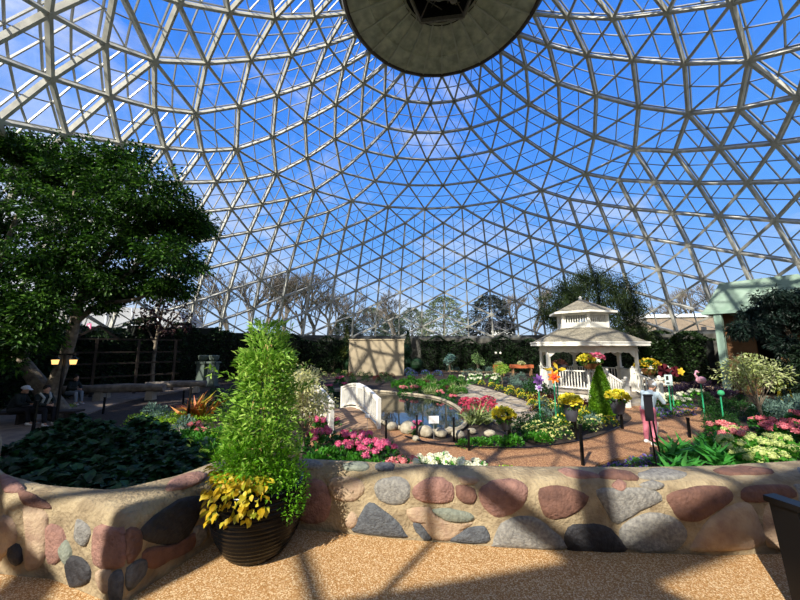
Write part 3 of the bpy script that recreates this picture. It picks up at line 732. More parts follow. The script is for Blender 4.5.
# ------------------------------------------------------------------ black posts along the paths
def mkpost(h):
    def f(t):
        b=MB(); b.box((0,0,h/2),(.055,.055,h)); b.box((0,0,h+.01),(.07,.07,.02)); b.tube([(0,0,h*.8),(0,-.05,h*.8)],.01,6); b.build('shaft',M_black,t)
    return f
KP=Kind([mkpost(.62)],'path_post','post')
for x,y,h,l in ((386,441,.55,'black post in the mulch at the foot of the footbridge'),(417,438,.62,'black post in front of the pond boulders'),(454,441,.62,'black post at the pond edge past the boulders'),(469,451,.5,'short black post on the mulch path side behind the white flowers'),(510,441,.62,'black post beside the grey flower pot near the stone path'),(583,466,.85,'tall black post on the mulch just behind the stone wall'),(690,438,.55,'black post between the mulch path and the pink flowers'),
    (103,414,.62,'black post beside the shaded path near the log bench'),(32,437,1.0,'black post at the rim of the shaded leafy bed'),(183,404,.6,'thin black post at the path edge behind the grass patch'),(188,420,1.15,'tallest black post behind the bright grass patch')):
    KP.put(G(x,y),l,None,(1,1,h/.62),0)
# edging wire of the beds
b=MB(); b.tube(smooth_line([G(x,y,GZ+.06) for x,y in ((405,436),(430,443),(460,446),(505,448),(545,446),(590,438),(622,426))],6),.02,5); tag(b.build('bed_edging',M_black),'thin black edging strip along the flower bed beside the mulch path','edging')
# twin lantern post
M_glow=emis('lantern_glow',(255,200,120),1.6)
lp=thing('lantern_post',G(55,428),'black post carrying two glowing lanterns beside the shaded path','lamp post'); D0=lp.location.y
H=EYE+ray(58,361).z/ray(58,361).y*D0-GZ
b=MB(); b.tube([(0,0,0),(0,0,H+.25)],.045,8); b.beam((-.42,0,H+.22),(.42,0,H+.22),.05,.05); b.build('pole',M_black,lp)
for sg in (-1,1):
    x=sg*.3
    b=MB(); b.lathe([(.13,.12),(.12,.14),(.05,.2),(.0,.22)],(x,0,H-.06),8); q=b.build('lantern_cap',M_black,lp); b=MB(); b.lathe([(.09,-.08),(.1,-.05)],(x,0,H-.06),8); b.build('lantern_base',M_black,lp)
    b=MB(); b.lathe([(.075,-.05),(.10,.1)],(x,0,H-.06),8); b.build('lantern_glass',M_glow,q)
# ------------------------------------------------------------------ grey sign board seen from behind, on two rods
sg_=thing('sign_stand',G(659,472),'dark sign board seen from its back on two thin rods by the wall','sign'); D0=sg_.location.y
zt=EYE+ray(655,395).z/ray(655,395).y*D0-GZ; zb=EYE+ray(655,421).z/ray(655,421).y*D0-GZ
b=MB(); b.box((-.08,0,(zt+zb)/2),(.17,.035,zt-zb)); b.box((-.08,-.012,zt),(.19,.05,.03)); b.build('board',simple('board_dark','1c1a1f',.5),sg_)
for x0,x1 in ((-.1,-.03),(-.02,.1)):
    b=MB(); b.tube([(x0,0,zb+.05),(x1,0,0)],.018,6); b.build('rod',M_black,sg_)
b=MB(); b.tube([(.02,0,.6),(.09,.01,.95),(.1,.02,1.0)],.008,5); b.build('wire_hook',M_alu,sg_)
# ------------------------------------------------------------------ log benches at left and the pergola behind
M_log=simple('log_wood','8f8578',.9,col2='6c6257',nscale=5,bump=.5)
def logbench(t,L_=3.0):
    b=MB(); b.tube([(-L_/2,0,.48),(0,.03,.5),(L_/2,0,.48)],[.17,.19,.17],12); b.build('seat_log',M_log,t)
    for x in (-L_*.33,L_*.33):
        b=MB(); b.box((x,0,.17),(.3,.36,.36),taper=.85); b.build('support',simple('stone_leg','a79c8a',.9,noise=.2),t)
KL=Kind([logbench],'log_bench','bench')
KL.put(G(125,400),'weathered log bench on stone legs along the shaded path',None,1.15,.15); KL.put(G(82,399),'second log bench set behind the path one under the big tree',None,1.0,.25); KL.put(G(176,393),'log bench farther along the shaded path toward the hedge',None,1.0,.3)
_r=ray(96,350); _d=Vector((_r.x,_r.y)).normalized(); _c=Vector((DC.x,DC.y)); _q=_d.dot(_c); _t=_q+math.sqrt(_q*_q-_c.dot(_c)+18.6**2); PGL=Vector((_d.x*_t,_d.y*_t,GZ))
pg=thing('pergola',PGL,'dark timber trellis frame standing against the dome wall behind the benches','pergola',rz=.85)
for x in (-3.6,-1.8,0,1.8,3.6): b=MB(); b.beam((x,0,0),(x,0,3.0),.12,.12,(0,1,0)); b.build('post',simple('dark_timber','3a3027',.9),pg)
b=MB()
for z_ in (1.0,1.7,2.3,3.0): b.beam((-3.9,0,z_),(3.9,0,z_),.07,.08)
b.beam((-.9,0,3.0),(0,0,3.7),.08,.1); b.beam((.9,0,3.0),(0,0,3.7),.08,.1)
b.build('cross_rails',MATS['dark_timber'],pg)
bn_=thing('pink_banner',AT(89,327,20),'small pink hanging sign above the trellis under the big tree','sign')
b=MB(); b.box((0,0,0),(.26,.02,.42)); b.build('sheet',simple('pink_cloth','e3699a',.6),bn_); b=MB(); b.box((0,-.013,.04),(.12,.01,.2)); b.build('emblem',simple('pale_pink','f4d6e2',.6),bn_); b=MB(); b.tube([(0,0.02,.3),(0,.02,-2.9)],.02,6); b.build('pole',M_black,bn_)
# ------------------------------------------------------------------ tan screen wall, grey dome-side columns
b=MB(); p0,p1=AT(349,365,31),AT(404,365,31); 
b.box(((p0.x+p1.x)/2,31,(2.2+GZ)/2-.0),(p1.x-p0.x,.35,2.2-GZ)); b.box(((p0.x+p1.x)/2,31,2.25),(p1.x-p0.x+.15,.5,.1))
tag(b.build('screen_wall',simple('tan_stucco','b3a488',.9,noise=.15,nscale=1)),'freestanding tan stucco wall across the far side of the garden','wall')
# ------------------------------------------------------------------ pavilion at right
pA,pB=AT(709,345,19.3),AT(840,345,15.4); pA.z=pB.z=0; pu_=(pB-pA).normalized(); pn_=Vector((-pu_.y,pu_.x,0)); PLn=(pB-pA).length
pv_=thing('pavilion',(pA.x,pA.y,GZ),'pavilion with a grey-green hipped roof, brown walls and dark doorway','building',rz=math.atan2(pu_.y,pu_.x))
M_groof=simple('green_roof','8ea394',.7,col2='78907f',nscale=2); M_gtrim=simple('green_trim','8aa595',.6); M_brown=simple('brown_wall','7d5a3a',.9,col2='67482d',nscale=3)
def ul(px,back=0):           # distance along the front where column px meets a line set back from the eave
    r=ray(px,345); a=pA+pn_*back; den=r.x*pu_.y-r.y*pu_.x; return (a.y*r.x-a.x*r.y)/-den if den else 0
z0=EYE+34/F*19.3-GZ; z1=z0+1.75
b=MB(); V=[(-.1,0,z0),(PLn,0,z0),(PLn,3.0,z0),(-.1,3.0,z0),(.55,1.0,z1),(PLn-1,1.0,z1),(PLn-1,2.0,z1),(.55,2.0,z1)]
b.add(V,[(0,1,5,4),(1,2,6,5),(2,3,7,6),(3,0,4,7),(4,5,6,7),(3,2,1,0)]); b.build('roof',M_groof,pv_)
b=MB(); b.box((PLn/2,0,z0-.05),(PLn+.3,.12,.16)); b.box((-.1,1.5,z0-.05),(.12,3,.16)); b.build('gutter',M_gtrim,pv_)
b=MB(); b.box((ul(722,.2),.2,z0/2),(.32,.3,z0)); b.build('corner_post',M_gtrim,pv_)
b=MB(); xa,xb,xc,xd=ul(728,.9),ul(757,.9),ul(779,.9),PLn
b.box(((xa+xb)/2,.9,z0/2),(xb-xa,.2,z0)); b.box(((xc+xd)/2,.9,z0/2),(xd-xc,.2,z0)); b.box(((xb+xc)/2,.9,z0-.4),(xc-xb,.2,.8)); b.box((xa,1.9,z0/2),(.2,2,z0)); b.build('walls',M_brown,pv_)
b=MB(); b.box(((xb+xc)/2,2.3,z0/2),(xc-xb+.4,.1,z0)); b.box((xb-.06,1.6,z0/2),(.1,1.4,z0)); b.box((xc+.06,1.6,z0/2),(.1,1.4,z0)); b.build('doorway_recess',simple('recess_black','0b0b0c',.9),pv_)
ws=thing('wet_floor_sign',AT(782,377,15.8),'yellow folding caution board standing beside the dark doorway','sign'); ws.location.z=GZ
b=MB(); b.beam((0,-.15,0),(0,0,.95),.42,.03,(1,0,0)); b.build('front_panel',simple('caution_yellow','d9c32e',.5),ws); b=MB(); b.beam((0,.15,0),(0,0,.95),.42,.03,(1,0,0)); b.build('rear_panel',MATS['caution_yellow'],ws)
# ------------------------------------------------------------------ outside: brick block, lobby, small houses
M_brick=simple('tan_brick','8f8070',.9,col2='7f7162',nscale=3,bump=.3)
def gpt(px,D,z): return Vector((ray(px,330).x/ray(px,330).y*D,D,z))
bk=thing('brick_building',gpt(682,46,1.0),'low tan brick building with pale roof edge outside the glass beyond the gazebo','building'); bo2=bk.location.copy()
b=MB(); b.box((2.3,3,2.3),(13.6,8,4.7)); b.build('wall',M_brick,bk)
b=MB(); b.box((2.3,3,4.8),(14,8.4,.45)); b.build('parapet',simple('parapet_white','d9dcde',.7),bk)
for x in (-3.2,2.0):
    b=MB(); b.box((x,-1.02,2.6),(.6,.06,1.3)); b.build('window',simple('dark_pane','2a2e33',.2),bk)
bk.rotation_euler.z=-.25
gh=thing('roof_terrace_block',gpt(641,40,1.0),'small dark brown block with railing outside the glass behind the gazebo roof','building')
b=MB(); b.box((0,0,.9),(2.6,2,1.8)); b.build('wall',simple('brown_block','6a4d3c',.9),gh); b=MB()
for k in range(7): b.beam((-1.2+k*.4,-1,1.8),(-1.2+k*.4,-1,2.5),.04,.04)
b.beam((-1.3,-1,2.5),(1.3,-1,2.5),.05,.05); b.build('railing',M_alu,gh)
gd=thing('grey_annex',gpt(60,42,1.0),'long grey sloped annex outside the glass behind the big tree','building'); 
b=MB(); V=[(-26,-2,0),(19,-2,0),(19,6,0),(-26,6,0),(-26,1,8.2),(14,1,5.2),(14,4,5.2),(-26,4,8.2)]
b.add(V,[(0,1,5,4),(1,2,6,5),(2,3,7,6),(3,0,4,7),(4,5,6,7)]); b.build('wall',simple('annex_grey','8e9092',.8,noise=.1,nscale=.4),gd)
b=MB()
for k in range(12): b.beam((-25+k*3.6,-2.05,0),(-25+k*3.3,.95,8.0-.24*k),.12,.14)
b.build('mullion_frames',simple('annex_white','d0d3d4',.6),gd)
hs=thing('distant_house',gpt(500,70,1.0),'pale distant house beside the dark evergreen outside the glass','building')
b=MB(); b.box((0,0,2.0),(5,4,4)); b.build('wall',simple('house_pale','cfd2cf',.8),hs); b=MB(); b.add([(-2.8,-2.3,4),(2.8,-2.3,4),(2.8,2.3,4),(-2.8,2.3,4),(-2.8,0,6),(2.8,0,6)],[(0,1,5,4),(2,3,4,5),(0,4,3),(1,2,5)]); b.build('roof',simple('house_roof','4a4c52',.9),hs)
# ------------------------------------------------------------------ plants
def dome_pts(n,r,h,g,shell=.5):
    u=g.normal(0,1,(n,3)); u[:,2]=np.abs(u[:,2]); u/=np.linalg.norm(u,axis=1,keepdims=True)
    rr=(shell+(1-shell)*g.random(n))[:,None]; P=u*rr*[r,r,h]; return P,u
def f_shrub(cols,mat,r=.35,h=.4,n=260,s=.09,shape='ovate',wid=.55,up=.3,seed=1,z0=.02,trans=.3):
    def f(t):
        g=np.random.default_rng(seed); b=MB(); P,D=dome_pts(n,r,h,g); P[:,2]+=z0; b.leaves(P,D+[0,0,up],s,shape,wid=wid); b.build('foliage',leafmat(mat,cols,trans),t)
    return f
def head(c,r,g,n=70,s=.03):
    b=MB(); u=g.normal(0,1,(n,3)); u/=np.linalg.norm(u,axis=1,keepdims=True); u[:,2]=np.where(u[:,2]<-.4,-u[:,2],u[:,2])
    b.ball(c,r*.8,8,0,(1,1,.8)); b.leaves(np.array(c)+u*r*[.85,.85,.7],u,s,'petal',wid=1.1,jit=.5); return b
def f_hydrangea(fm,fc,r=.33,h=.38,nh=6,seed=1,hr=.095,leaf='hydrangea_leaf',lc=('1f4a16','2f6a22','46872d')):
    def f(t):
        g=np.random.default_rng(seed); b=MB(); P,D=dome_pts(150,r,h,g,.6); b.leaves(P,D+[0,0,.1],.12,'big',wid=.7); b.build('foliage',leafmat(leaf,list(lc),.25),t)
        m=leafmat(fm,fc,.25)
        for i in range(nh):
            a=i*2.4+seed; q=.0 if i==0 else (.55 if i<4 else .85)
            c=(r*q*math.cos(a),r*q*math.sin(a),h*(1.02-.35*q*q)+g.uniform(-.02,.04)); head(c,hr*g.uniform(.8,1.15),g).build('flower_head',m,t)
    return f
def f_flowers(cols,mat,r=.3,h=.28,n=90,fs=.05,lc=('2c5a1c','4c8a2a'),lm='low_leaf',seed=1,nl=160,ls=.07,shape='petal'):
    def f(t):
        g=np.random.default_rng(seed); b=MB(); P,D=dome_pts(nl,r,h,g,.4); b.leaves(P,D+[0,0,.3],ls); b.build('foliage',leafmat(lm,list(lc),.3),t)
        b=MB(); P,D=dome_pts(n,r,h*1.08,g,.92); 
        for k in range(3): b.leaves(P,D+[0,0,.6],fs,shape,wid=1.0,jit=.9)
        b.build('blossoms',leafmat(mat,cols,.3),t)
    return f
def f_blades(cols,mat,n=40,L_=.45,w=.08,seed=1):
    def f(t):
        g=np.random.default_rng(seed); a=g.random(n)*6.28; el=g.uniform(.5,1.4,n); b=MB()
        D=np.stack([np.cos(a)*np.cos(el),np.sin(a)*np.cos(el),np.sin(el)],1); P=D*[.04,.04,0]; 
        b.leaves(P,D,L_,'blade',wid=w,jit=.12); b.build('blades',leafmat(mat,cols,.3),t)
    return f
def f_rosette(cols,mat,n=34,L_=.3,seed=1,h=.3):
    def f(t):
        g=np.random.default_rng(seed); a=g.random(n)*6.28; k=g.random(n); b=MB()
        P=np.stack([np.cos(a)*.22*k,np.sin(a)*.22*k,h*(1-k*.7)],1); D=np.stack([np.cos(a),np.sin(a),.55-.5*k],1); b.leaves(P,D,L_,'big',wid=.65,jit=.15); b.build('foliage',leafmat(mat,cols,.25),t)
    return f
def KK(name,cat,*fs): return Kind(list(fs),name,cat)
k_pink=KK('pink_hydrangea','flowers',*[f_hydrangea('pink_petal',['cf3f6e','e2638f','ee9ab0'],seed=s,nh=4) for s in (1,2,3)])
k_rose=KK('rose_hydrangea','flowers',*[f_hydrangea('rose_petal',['c94a63','e07a86','ef9c9e'],seed=s,nh=5,hr=.1) for s in (4,5)])
k_coral=KK('coral_hydrangea','flowers',*[f_hydrangea('coral_petal',['d9606a','e88f8e','f2b0a8'],seed=s,nh=4,hr=.095) for s in (6,7)])
k_white=KK('white_hydrangea','flowers',*[f_hydrangea('white_petal',['dfe0b8','eef0d2','f7f5e6'],seed=s,nh=6,hr=.1,leaf='bright_leaf',lc=('2f6a1e','4c9430','6db83c')) for s in (8,9)])
k_lime=KK('lime_hydrangea','flowers',*[f_hydrangea('lime_petal',['a9bf5a','c3d07e','d8dea0'],seed=s,nh=5,hr=.11,leaf='bright_leaf') for s in (10,11)])
k_yel=KK('yellow_primrose','flowers',*[f_flowers(['d8c41c','e6da38','efe46a'],'yellow_petal',n=48,seed=s) for s in (12,13)])
k_pale=KK('pale_yellow_flowers','flowers',*[f_flowers(['e3e08a','eee9a8','d6d86a'],'paleyellow_petal',n=36,seed=s) for s in (14,15)])
k_purp=KK('purple_pansy','flowers',*[f_flowers(['4f3c80','6e5ca0','9488c0'],'purple_petal',n=36,h=.18,r=.26,seed=s) for s in (16,17)])
k_lav=KK('dark_purple_foliage_plant','plant',f_shrub(['2e2238','4a3858','5e4c74'],'purple_leaf',r=.4,h=.3,seed=18),f_shrub(['2e2238'],'purple_leaf',r=.35,h=.28,seed=19))
k_blue=KK('blue_flower_clump','flowers',*[f_flowers(['3a4a86','5468a8','7a88c0'],'blue_petal',n=90,h=.35,r=.4,lc=('2c4a2c','4a6a40'),seed=s) for s in (20,21)])
k_green=KK('leafy_green_plant','plant',f_shrub(['3c7a1a','5aa028','78bf38'],'lettuce_leaf',r=.36,h=.32,n=200,s=.11,wid=.7,seed=22),f_shrub(['3c7a1a'],'lettuce_leaf',r=.32,h=.36,n=200,s=.11,wid=.7,seed=23))
k_mid=KK('mid_green_shrub','shrub',f_shrub(['26501c','3c7228','56903a'],'mid_leaf',r=.45,h=.6,n=420,s=.085,seed=24),f_shrub(['26501c'],'mid_leaf',r=.4,h=.7,n=420,s=.085,seed=25))
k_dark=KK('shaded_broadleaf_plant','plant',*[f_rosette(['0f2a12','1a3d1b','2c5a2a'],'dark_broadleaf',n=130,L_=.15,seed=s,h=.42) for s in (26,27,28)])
k_grey=KK('silver_leaf_plant','plant',f_shrub(['6f8c7c','93ab98','b4c6b0'],'silver_leaf',r=.36,h=.3,n=260,s=.07,seed=29),f_shrub(['6f8c7c'],'silver_leaf',r=.34,h=.5,n=260,s=.08,seed=30))
k_grass=KK('striped_grass_tuft','grass',f_blades(['8a9a50','b9c486','5e7a34'],'striped_blade',60,.5,.06,31))
k_orng=KK('upright_orange_leaf_plant','plant',f_blades(['8aa02a','c98a2a','c95a24'],'croton_blade',26,.75,.12,32))
k_hosta=KK('strap_leaf_clump','plant',f_blades(['6b9f55','98c47c','c6dcae'],'strap_leaf',30,.42,.2,33),f_blades(['3f8a34'],'strap_leaf',30,.5,.18,34))
k_moss=KK('bright_moss_clump','ground cover',f_shrub(['6f9a18','93c024','b6d83a'],'moss_leaf',r=.4,h=.14,n=300,s=.05,seed=35))
k_red=KK('dark_red_leaf_plant','plant',f_shrub(['3a1414','56201e','6e2c28'],'darkred_leaf',r=.34,h=.34,n=260,s=.08,seed=36))
k_azal=KK('red_pink_azalea','flowers',*[f_flowers(['c22f55','d9506e','e8708a'],'azalea_petal',n=150,h=.35,r=.42,fs=.07,seed=s) for s in (37,38)])
def fill(kind,poly,n,label,group,sc=(.85,1.2),md=5,z=GZ):
    for x,y in inpoly(poly,n,md):
        kind.put(G(x,y,z)-Vector((0,0,.01)),label,group,random.uniform(*sc))
def spots(kind,pts,label,group=None,sc=1,z=GZ):
    for p in pts:
        kind.put(G(p[0],p[1],z)-Vector((0,0,.01)),label if not isinstance(label,list) else label[pts.index(p)],group,(p[2] if len(p)>2 else 1)*sc)
# bed just behind the stone wall, left of centre
fill(k_pink,[(318,440),(350,446),(420,470),(405,478),(330,468),(305,450)],9,'pink hydrangea in the bed between the stone wall and the footbridge','pink hydrangeas behind the wall',(.9,1.15),13)
fill(k_green,[(305,445),(410,470),(400,490),(310,480)],12,'low leafy green plant between the pink hydrangeas behind the wall','leafy plants behind the wall',(.7,1),10)
spots(k_coral,[(400,475),(415,478),(388,480)],'faded coral hydrangea between the pink and the white ones behind the wall','coral hydrangeas behind the wall',.85)
spots(k_white,[(424,480),(440,478,1.1),(455,481),(468,484,.9),(478,478,.8)],'white hydrangea in the low row just behind the stone wall','white hydrangeas behind the wall',.95)
spots(k_pink,[(322,432,1.0),(332,430,.9),(312,428,.9)],'pink hydrangea in the dark clump at the near end of the footbridge rail','pink hydrangeas beside the bridge rail')
spots(k_pink,[(418,431,.7),(412,434,.55)],'small bright pink blooms above the pond boulders','pink blooms at the pond edge')
spots(k_moss,[(508,474,.8),(518,476,.7)],'little pale green tuft alone in the mulch behind the wall','tufts in the mulch')
# right front bed
fill(k_purp,[(598,466),(655,462),(660,476),(600,478)],7,'purple pansy peeping over the stone wall near the sign board','purple pansies behind the wall',(.7,.9),9)
fill(k_hosta,[(668,462),(700,445),(722,452),(725,480),(670,484)],10,'light green strap leaved clump behind the wall right of the sign board','strap leaved clumps',(.9,1.3),11)
fill(k_lime,[(715,448),(790,440),(800,470),(735,476)],8,'lime and cream hydrangea in the right bed behind the wall','lime hydrangeas',(.9,1.15),17)
fill(k_rose,[(762,428),(800,424),(830,450),(795,452),(760,442)],6,'deep rose hydrangea behind the lime ones in the right bed','rose hydrangeas',(1,1.25),15)
fill(k_coral,[(706,436),(740,436),(745,450),(712,450)],4,'coral pink hydrangea at the corner where the mulch path meets the right bed','coral hydrangeas right',(.9,1.1),12)
fill(k_mid,[(695,414),(760,410),(770,428),(745,436),(705,428)],12,'mid green shrub under the cream variegated tree','shrubs under the variegated tree',(.6,.85),9)
fill(k_grey,[(760,408),(840,404),(850,425),(770,424)],12,'grey green spreading plant behind the rose hydrangeas','grey plants right',(1,1.5),9)
fill(k_white,[(645,400),(700,398),(700,408),(650,410)],9,'pale green and white bloom in the band behind the person on the path','white blooms behind the person',(.8,1.1),8)
fill(k_purp,[(648,410),(692,408),(690,417),(650,420)],10,'lilac flower patch edging the mulch path behind the person','lilac edging',(.9,1.2),6)
fill(k_lav,[(672,388),(720,386),(745,392),(735,400),(680,397)],14,'dark purple foliage plant beside the butterfly ornament','dark purple foliage',(1,1.4),6)
fill(k_mid,[(700,400),(745,402),(740,414),(705,414)],8,'mid green shrub beside the pale blooms past the path end','shrubs past the path end',(.5,.8),8)
# gazebo bed
fill(k_yel,[(528,402),(570,412),(612,418),(618,424),(560,428),(535,418)],9,'yellow primrose in the bed in front of the gazebo','yellow primroses at the gazebo',(.9,1.2),10)
fill(k_pale,[(520,440),(560,441),(600,430),(612,424),(600,420),(550,428),(522,432)],13,'pale yellow flowers edging the mulch path before the gazebo','pale yellow edging',(.8,1.1),8)
fill(k_mid,[(510,426),(545,418),(600,412),(612,420),(560,434),(515,444)],13,'mid green shrub in the bed between gazebo and mulch path','shrubs in the gazebo bed',(.5,.8),9)
fill(k_green,[(440,448),(500,447),(560,443),(520,438),(505,442)],8,'low green plant along the black edging strip','low plants at the edging',(.55,.75),8)
fill(k_yel,[(478,384),(500,386),(530,396),(545,406),(538,404),(510,394)],11,'yellow green flowers on the gazebo side of the stone path','yellow flowers by the stone path',(.9,1.1),7)
fill(k_pale,[(535,396),(548,402),(556,410),(545,412)],5,'cream flowers at the gazebo end of the stone path','cream flowers by the stone path',(.9,1.1),7)
fill(k_red,[(528,400),(545,400),(600,408),(575,410),(545,408)],8,'dark red leaved plant against the gazebo skirt','dark red plants at the gazebo',(.9,1.2),7)
fill(k_grey,[(498,378),(530,378),(545,392),(520,390)],9,'grey green bushy plant left of the gazebo','grey plants left of the gazebo',(1,1.4),7)
spots(k_mid,[(535,396,1.5),(541,398,1.3),(530,392,1.2)],'dark green bush at the left corner of the gazebo','bushes at the gazebo corner')
fill(k_green,[(715,452),(800,446),(800,470),(735,476)],9,'fresh green leafy plant among the lime hydrangeas behind the wall','leafy plants among the lime hydrangeas',(.8,1.1),10)
fill(k_grey,[(540,404),(600,414),(600,428),(545,428)],7,'grey green filler plant between the yellow primroses','fillers in the gazebo bed',(.7,1.0),9)
fill(k_red,[(470,380),(560,396),(600,424),(560,430),(500,400)],6,'dark red filler plant among the yellow flowers','dark red fillers',(.7,.9),12)
# round the pond
spots(k_coral,[(404,394),(415,394,1.1),(441,398,.9)],['salmon pink hydrangea at the far pond rim nearest the footbridge','second salmon hydrangea along the far pond rim','salmon hydrangea at the far pond rim beside the green bed'])
fill(k_azal,[(462,404),(488,400),(492,412),(470,416)],7,'red pink azalea at the right tip of the pond','azaleas at the pond tip',(.8,1.0),7)
spots(k_rose,[(452,402,.8)],'single coral bloom between the salmon ones and the azaleas')
spots(k_grass,[(478,424,1.5),(470,424,1.1),(487,424,1.1)],'green and white striped grass tuft between the pond tip and the grey pot','striped grass tufts')
spots(k_grass,[(427,396,1.0),(434,395,1.0)],'pale grass tuft on the far pond rim','pale grass tufts on the rim')
fill(k_green,[(392,386),(410,378),(455,380),(470,388),(462,396),(430,393),(400,391)],26,'bright leafy green plant in the bed behind the pond','leafy bed behind the pond',(.9,1.15),6)
fill(k_white,[(455,378),(500,377),(500,384),(470,387)],9,'white flowering plant behind the leafy green bed','white flowers behind the pond',(.8,1.0),7)
fill(k_red,[(395,378),(470,384),(462,394),(400,390)],4,'dark red plant in the leafy bed behind the pond','dark red plants behind the pond',(.7,.9),12)
fill(k_grass,[(400,380),(470,384),(462,396),(400,391)],7,'pale grassy tuft in the leafy bed behind the pond','grassy tufts behind the pond',(.8,1.1),9)
fill(k_blue,[(395,368),(420,364),(440,368),(440,376),(400,377)],10,'dusky blue flower clump near the clipped ball shrubs','blue clumps mid garden',(1,1.4),7)
fill(k_grey,[(440,364),(500,364),(500,376),(450,376)],16,'silvery mixed plant in the far middle bed','silvery plants far bed',(1,1.5),6)
fill(k_mid,[(335,374),(390,374),(395,384),(340,386)],12,'green bush on the bank above the far end of the footbridge','bushes above the bridge',(.6,.9),7)
fill(k_red,[(345,372),(395,372),(395,380),(350,380)],5,'dark red plant on the bank above the footbridge','dark red plants above the bridge',(.9,1.1),9)
spots(k_pink,[(340,384,1.2),(344,388,.8),(328,392,1)],'pink bloom peeping past the left post of the footbridge','pink blooms past the bridge')
fill(k_pale,[(300,372),(350,368),(350,376),(310,380)],6,'pale plant on the far bank left of the footbridge','pale plants far bank',(1,1.3),9)
fill(k_mid,[(262,372),(335,366),(335,372),(270,392)],14,'green bush behind the variegated cream shrub','bushes left of the bridge',(.8,1.3),9)
fill(k_green,[(430,360),(520,362),(520,368),(430,370)],12,'low green plant along the far path','low plants along the far path',(1,1.4),8)
# left beds
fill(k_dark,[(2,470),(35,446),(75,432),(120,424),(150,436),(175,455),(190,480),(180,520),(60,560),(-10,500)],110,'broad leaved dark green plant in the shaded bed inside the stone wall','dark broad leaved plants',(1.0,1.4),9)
fill(k_moss,[(135,418),(175,412),(205,420),(215,448),(185,452),(150,432)],18,'bright yellow green moss clump lit by the sun in the left bed','bright moss clumps',(.9,1.4),8)
fill(k_green,[(180,440),(220,430),(235,455),(195,470)],9,'fresh green plant left of the big black pot','fresh green plants left',(.8,1.1),9)
spots(k_coral,[(196,436,.9),(202,440,.8),(134,430,.7)],['dusty pink bloom in the left bed beside the climber','second dusty pink bloom in the left bed beside the climber','small pale pink bloom at the edge of the dark leaved bed'])
spots(k_grey,[(150,418,1.1),(160,422,1.1),(185,432,1.0),(205,455,.8)],'silvery small plant among the moss clumps','silvery plants left')
spots(k_orng,[(195,416,1.0),(201,418,1.2),(190,418,.9)],'upright yellow and orange bladed plant behind the climber','orange bladed plants')
fill(k_mid,[(200,400),(240,395),(250,420),(215,430)],11,'green shrub behind the potted climber','shrubs behind the climber',(.6,1.0),9)
spots(k_moss,[(66,408,.9)],'lone bright green tuft at the foot of the big tree')
def flat2(name,pix,mat,dz,lab):
    pts=pixpoly(pix,3); b=MB(); b.prism(pts,GZ,GZ+dz); return tag(b.build(name,mat),lab,'stone')
for i,(pix,lab) in enumerate((([(146,432),(170,426),(184,430),(180,437),(150,440)],'flat grey stone slab in the sunny part of the left bed'),([(158,452),(178,448),(184,456),(164,460)],'flat brown stone slab nearer the wall in the left bed'))):
    flat2('stepping_stone',pix,M_stonepath,.07,lab)
# ------------------------------------------------------------------ variegated shrubs / small trees
def small_tree(name,loc,label,cat,H_,R_,mat,cols,n,s,trunkr=.03,z0=.8,seed=1,wid=.5,flatk=1.0,branches=7,bark=None):
    t=thing(name,inside(loc,R_*1.1+.6),label,cat); g=np.random.default_rng(seed); rg=random.Random(seed); b=MB(); tips=[]
    b.tube([(0,0,0),(.05*R_,0,z0*.6),(0,.03,z0+.2*(H_-z0))],[trunkr*1.2,trunkr,trunkr*.8],7)
    for i in range(branches):
        a=i*2.4+seed; e=rg.uniform(.25,1); x,y=R_*.62*e*math.cos(a),R_*.62*e*math.sin(a); z=z0+(H_-z0)*rg.uniform(.35,.8)
        b.tube([(0,0,z0*.7+.1*i*(H_-z0)/branches),(x*.45,y*.45,(z0*.6+z)/2),(x,y,z)],[trunkr*.7,trunkr*.5,trunkr*.25],5); tips.append((x,y,z))
    b.build('trunk',bark or M_bark,t)
    b=MB()
    for (x,y,z) in tips+[(0,0,H_-.3*(H_-z0))]:
        k=n//(branches+1); u=g.normal(0,1,(k,3)); u/=np.linalg.norm(u,axis=1,keepdims=True); r=R_*.5*g.random(k)**.45
        P=np.array([x,y,z])+u*r[:,None]*[1,1,.75*flatk]; b.leaves(P,u+[0,0,-.1],s,'ovate',wid=wid,jit=.5)
    b.build('foliage',leafmat(mat,cols,.35),t); return t
CV=['8f9f50','b4c078','d6daa4','7f9048']
small_tree('variegated_tree',G(762,428),'small cream and green variegated tree in the right bed','tree',2.5,1.0,'varieg_leaf',CV,1700,.11,.035,.7,3,branches=9)
small_tree('variegated_shrub',AT(306,345,8.6)*1+Vector((0,0,GZ-AT(306,345,8.6).z)),'tall cream variegated shrub between the climber and the footbridge','shrub',2.3,.85,'varieg_leaf2',['b8b870','d6d494','e8e4b8','7f9048'],3000,.09,.03,.3,4,branches=13)
# conical clipped shrub at the gazebo
kt=thing('conical_shrub',G(603,417),'bright green cone-shaped clipped shrub at the gazebo steps','shrub'); b=MB(); g=np.random.default_rng(4)
b.lathe([(.36,.1),(.37,.5),(.27,1.0),(.13,1.5),(.02,1.75)],n=12,mi=0)
n_=5200; z=g.random(n_)**1.3; a=g.random(n_)*6.28; r=.42*np.sin(np.clip(1-z,0,1)*PI*.52+.02)**.9*(.8+.2*g.random(n_))
b.leaves(np.stack([r*np.cos(a),r*np.sin(a),.1+z*1.75],1),np.stack([np.cos(a),np.sin(a),np.full(n_,.9)],1),.075,'ovate',wid=.5); b.build('foliage',leafmat('conifer_bright',['3f6a14','5f8f1c','86b02a'],.3),kt); b=MB(); b.tube([(0,0,0),(0,0,1.2)],.03,6); b.build('trunk',M_darkbark,kt)
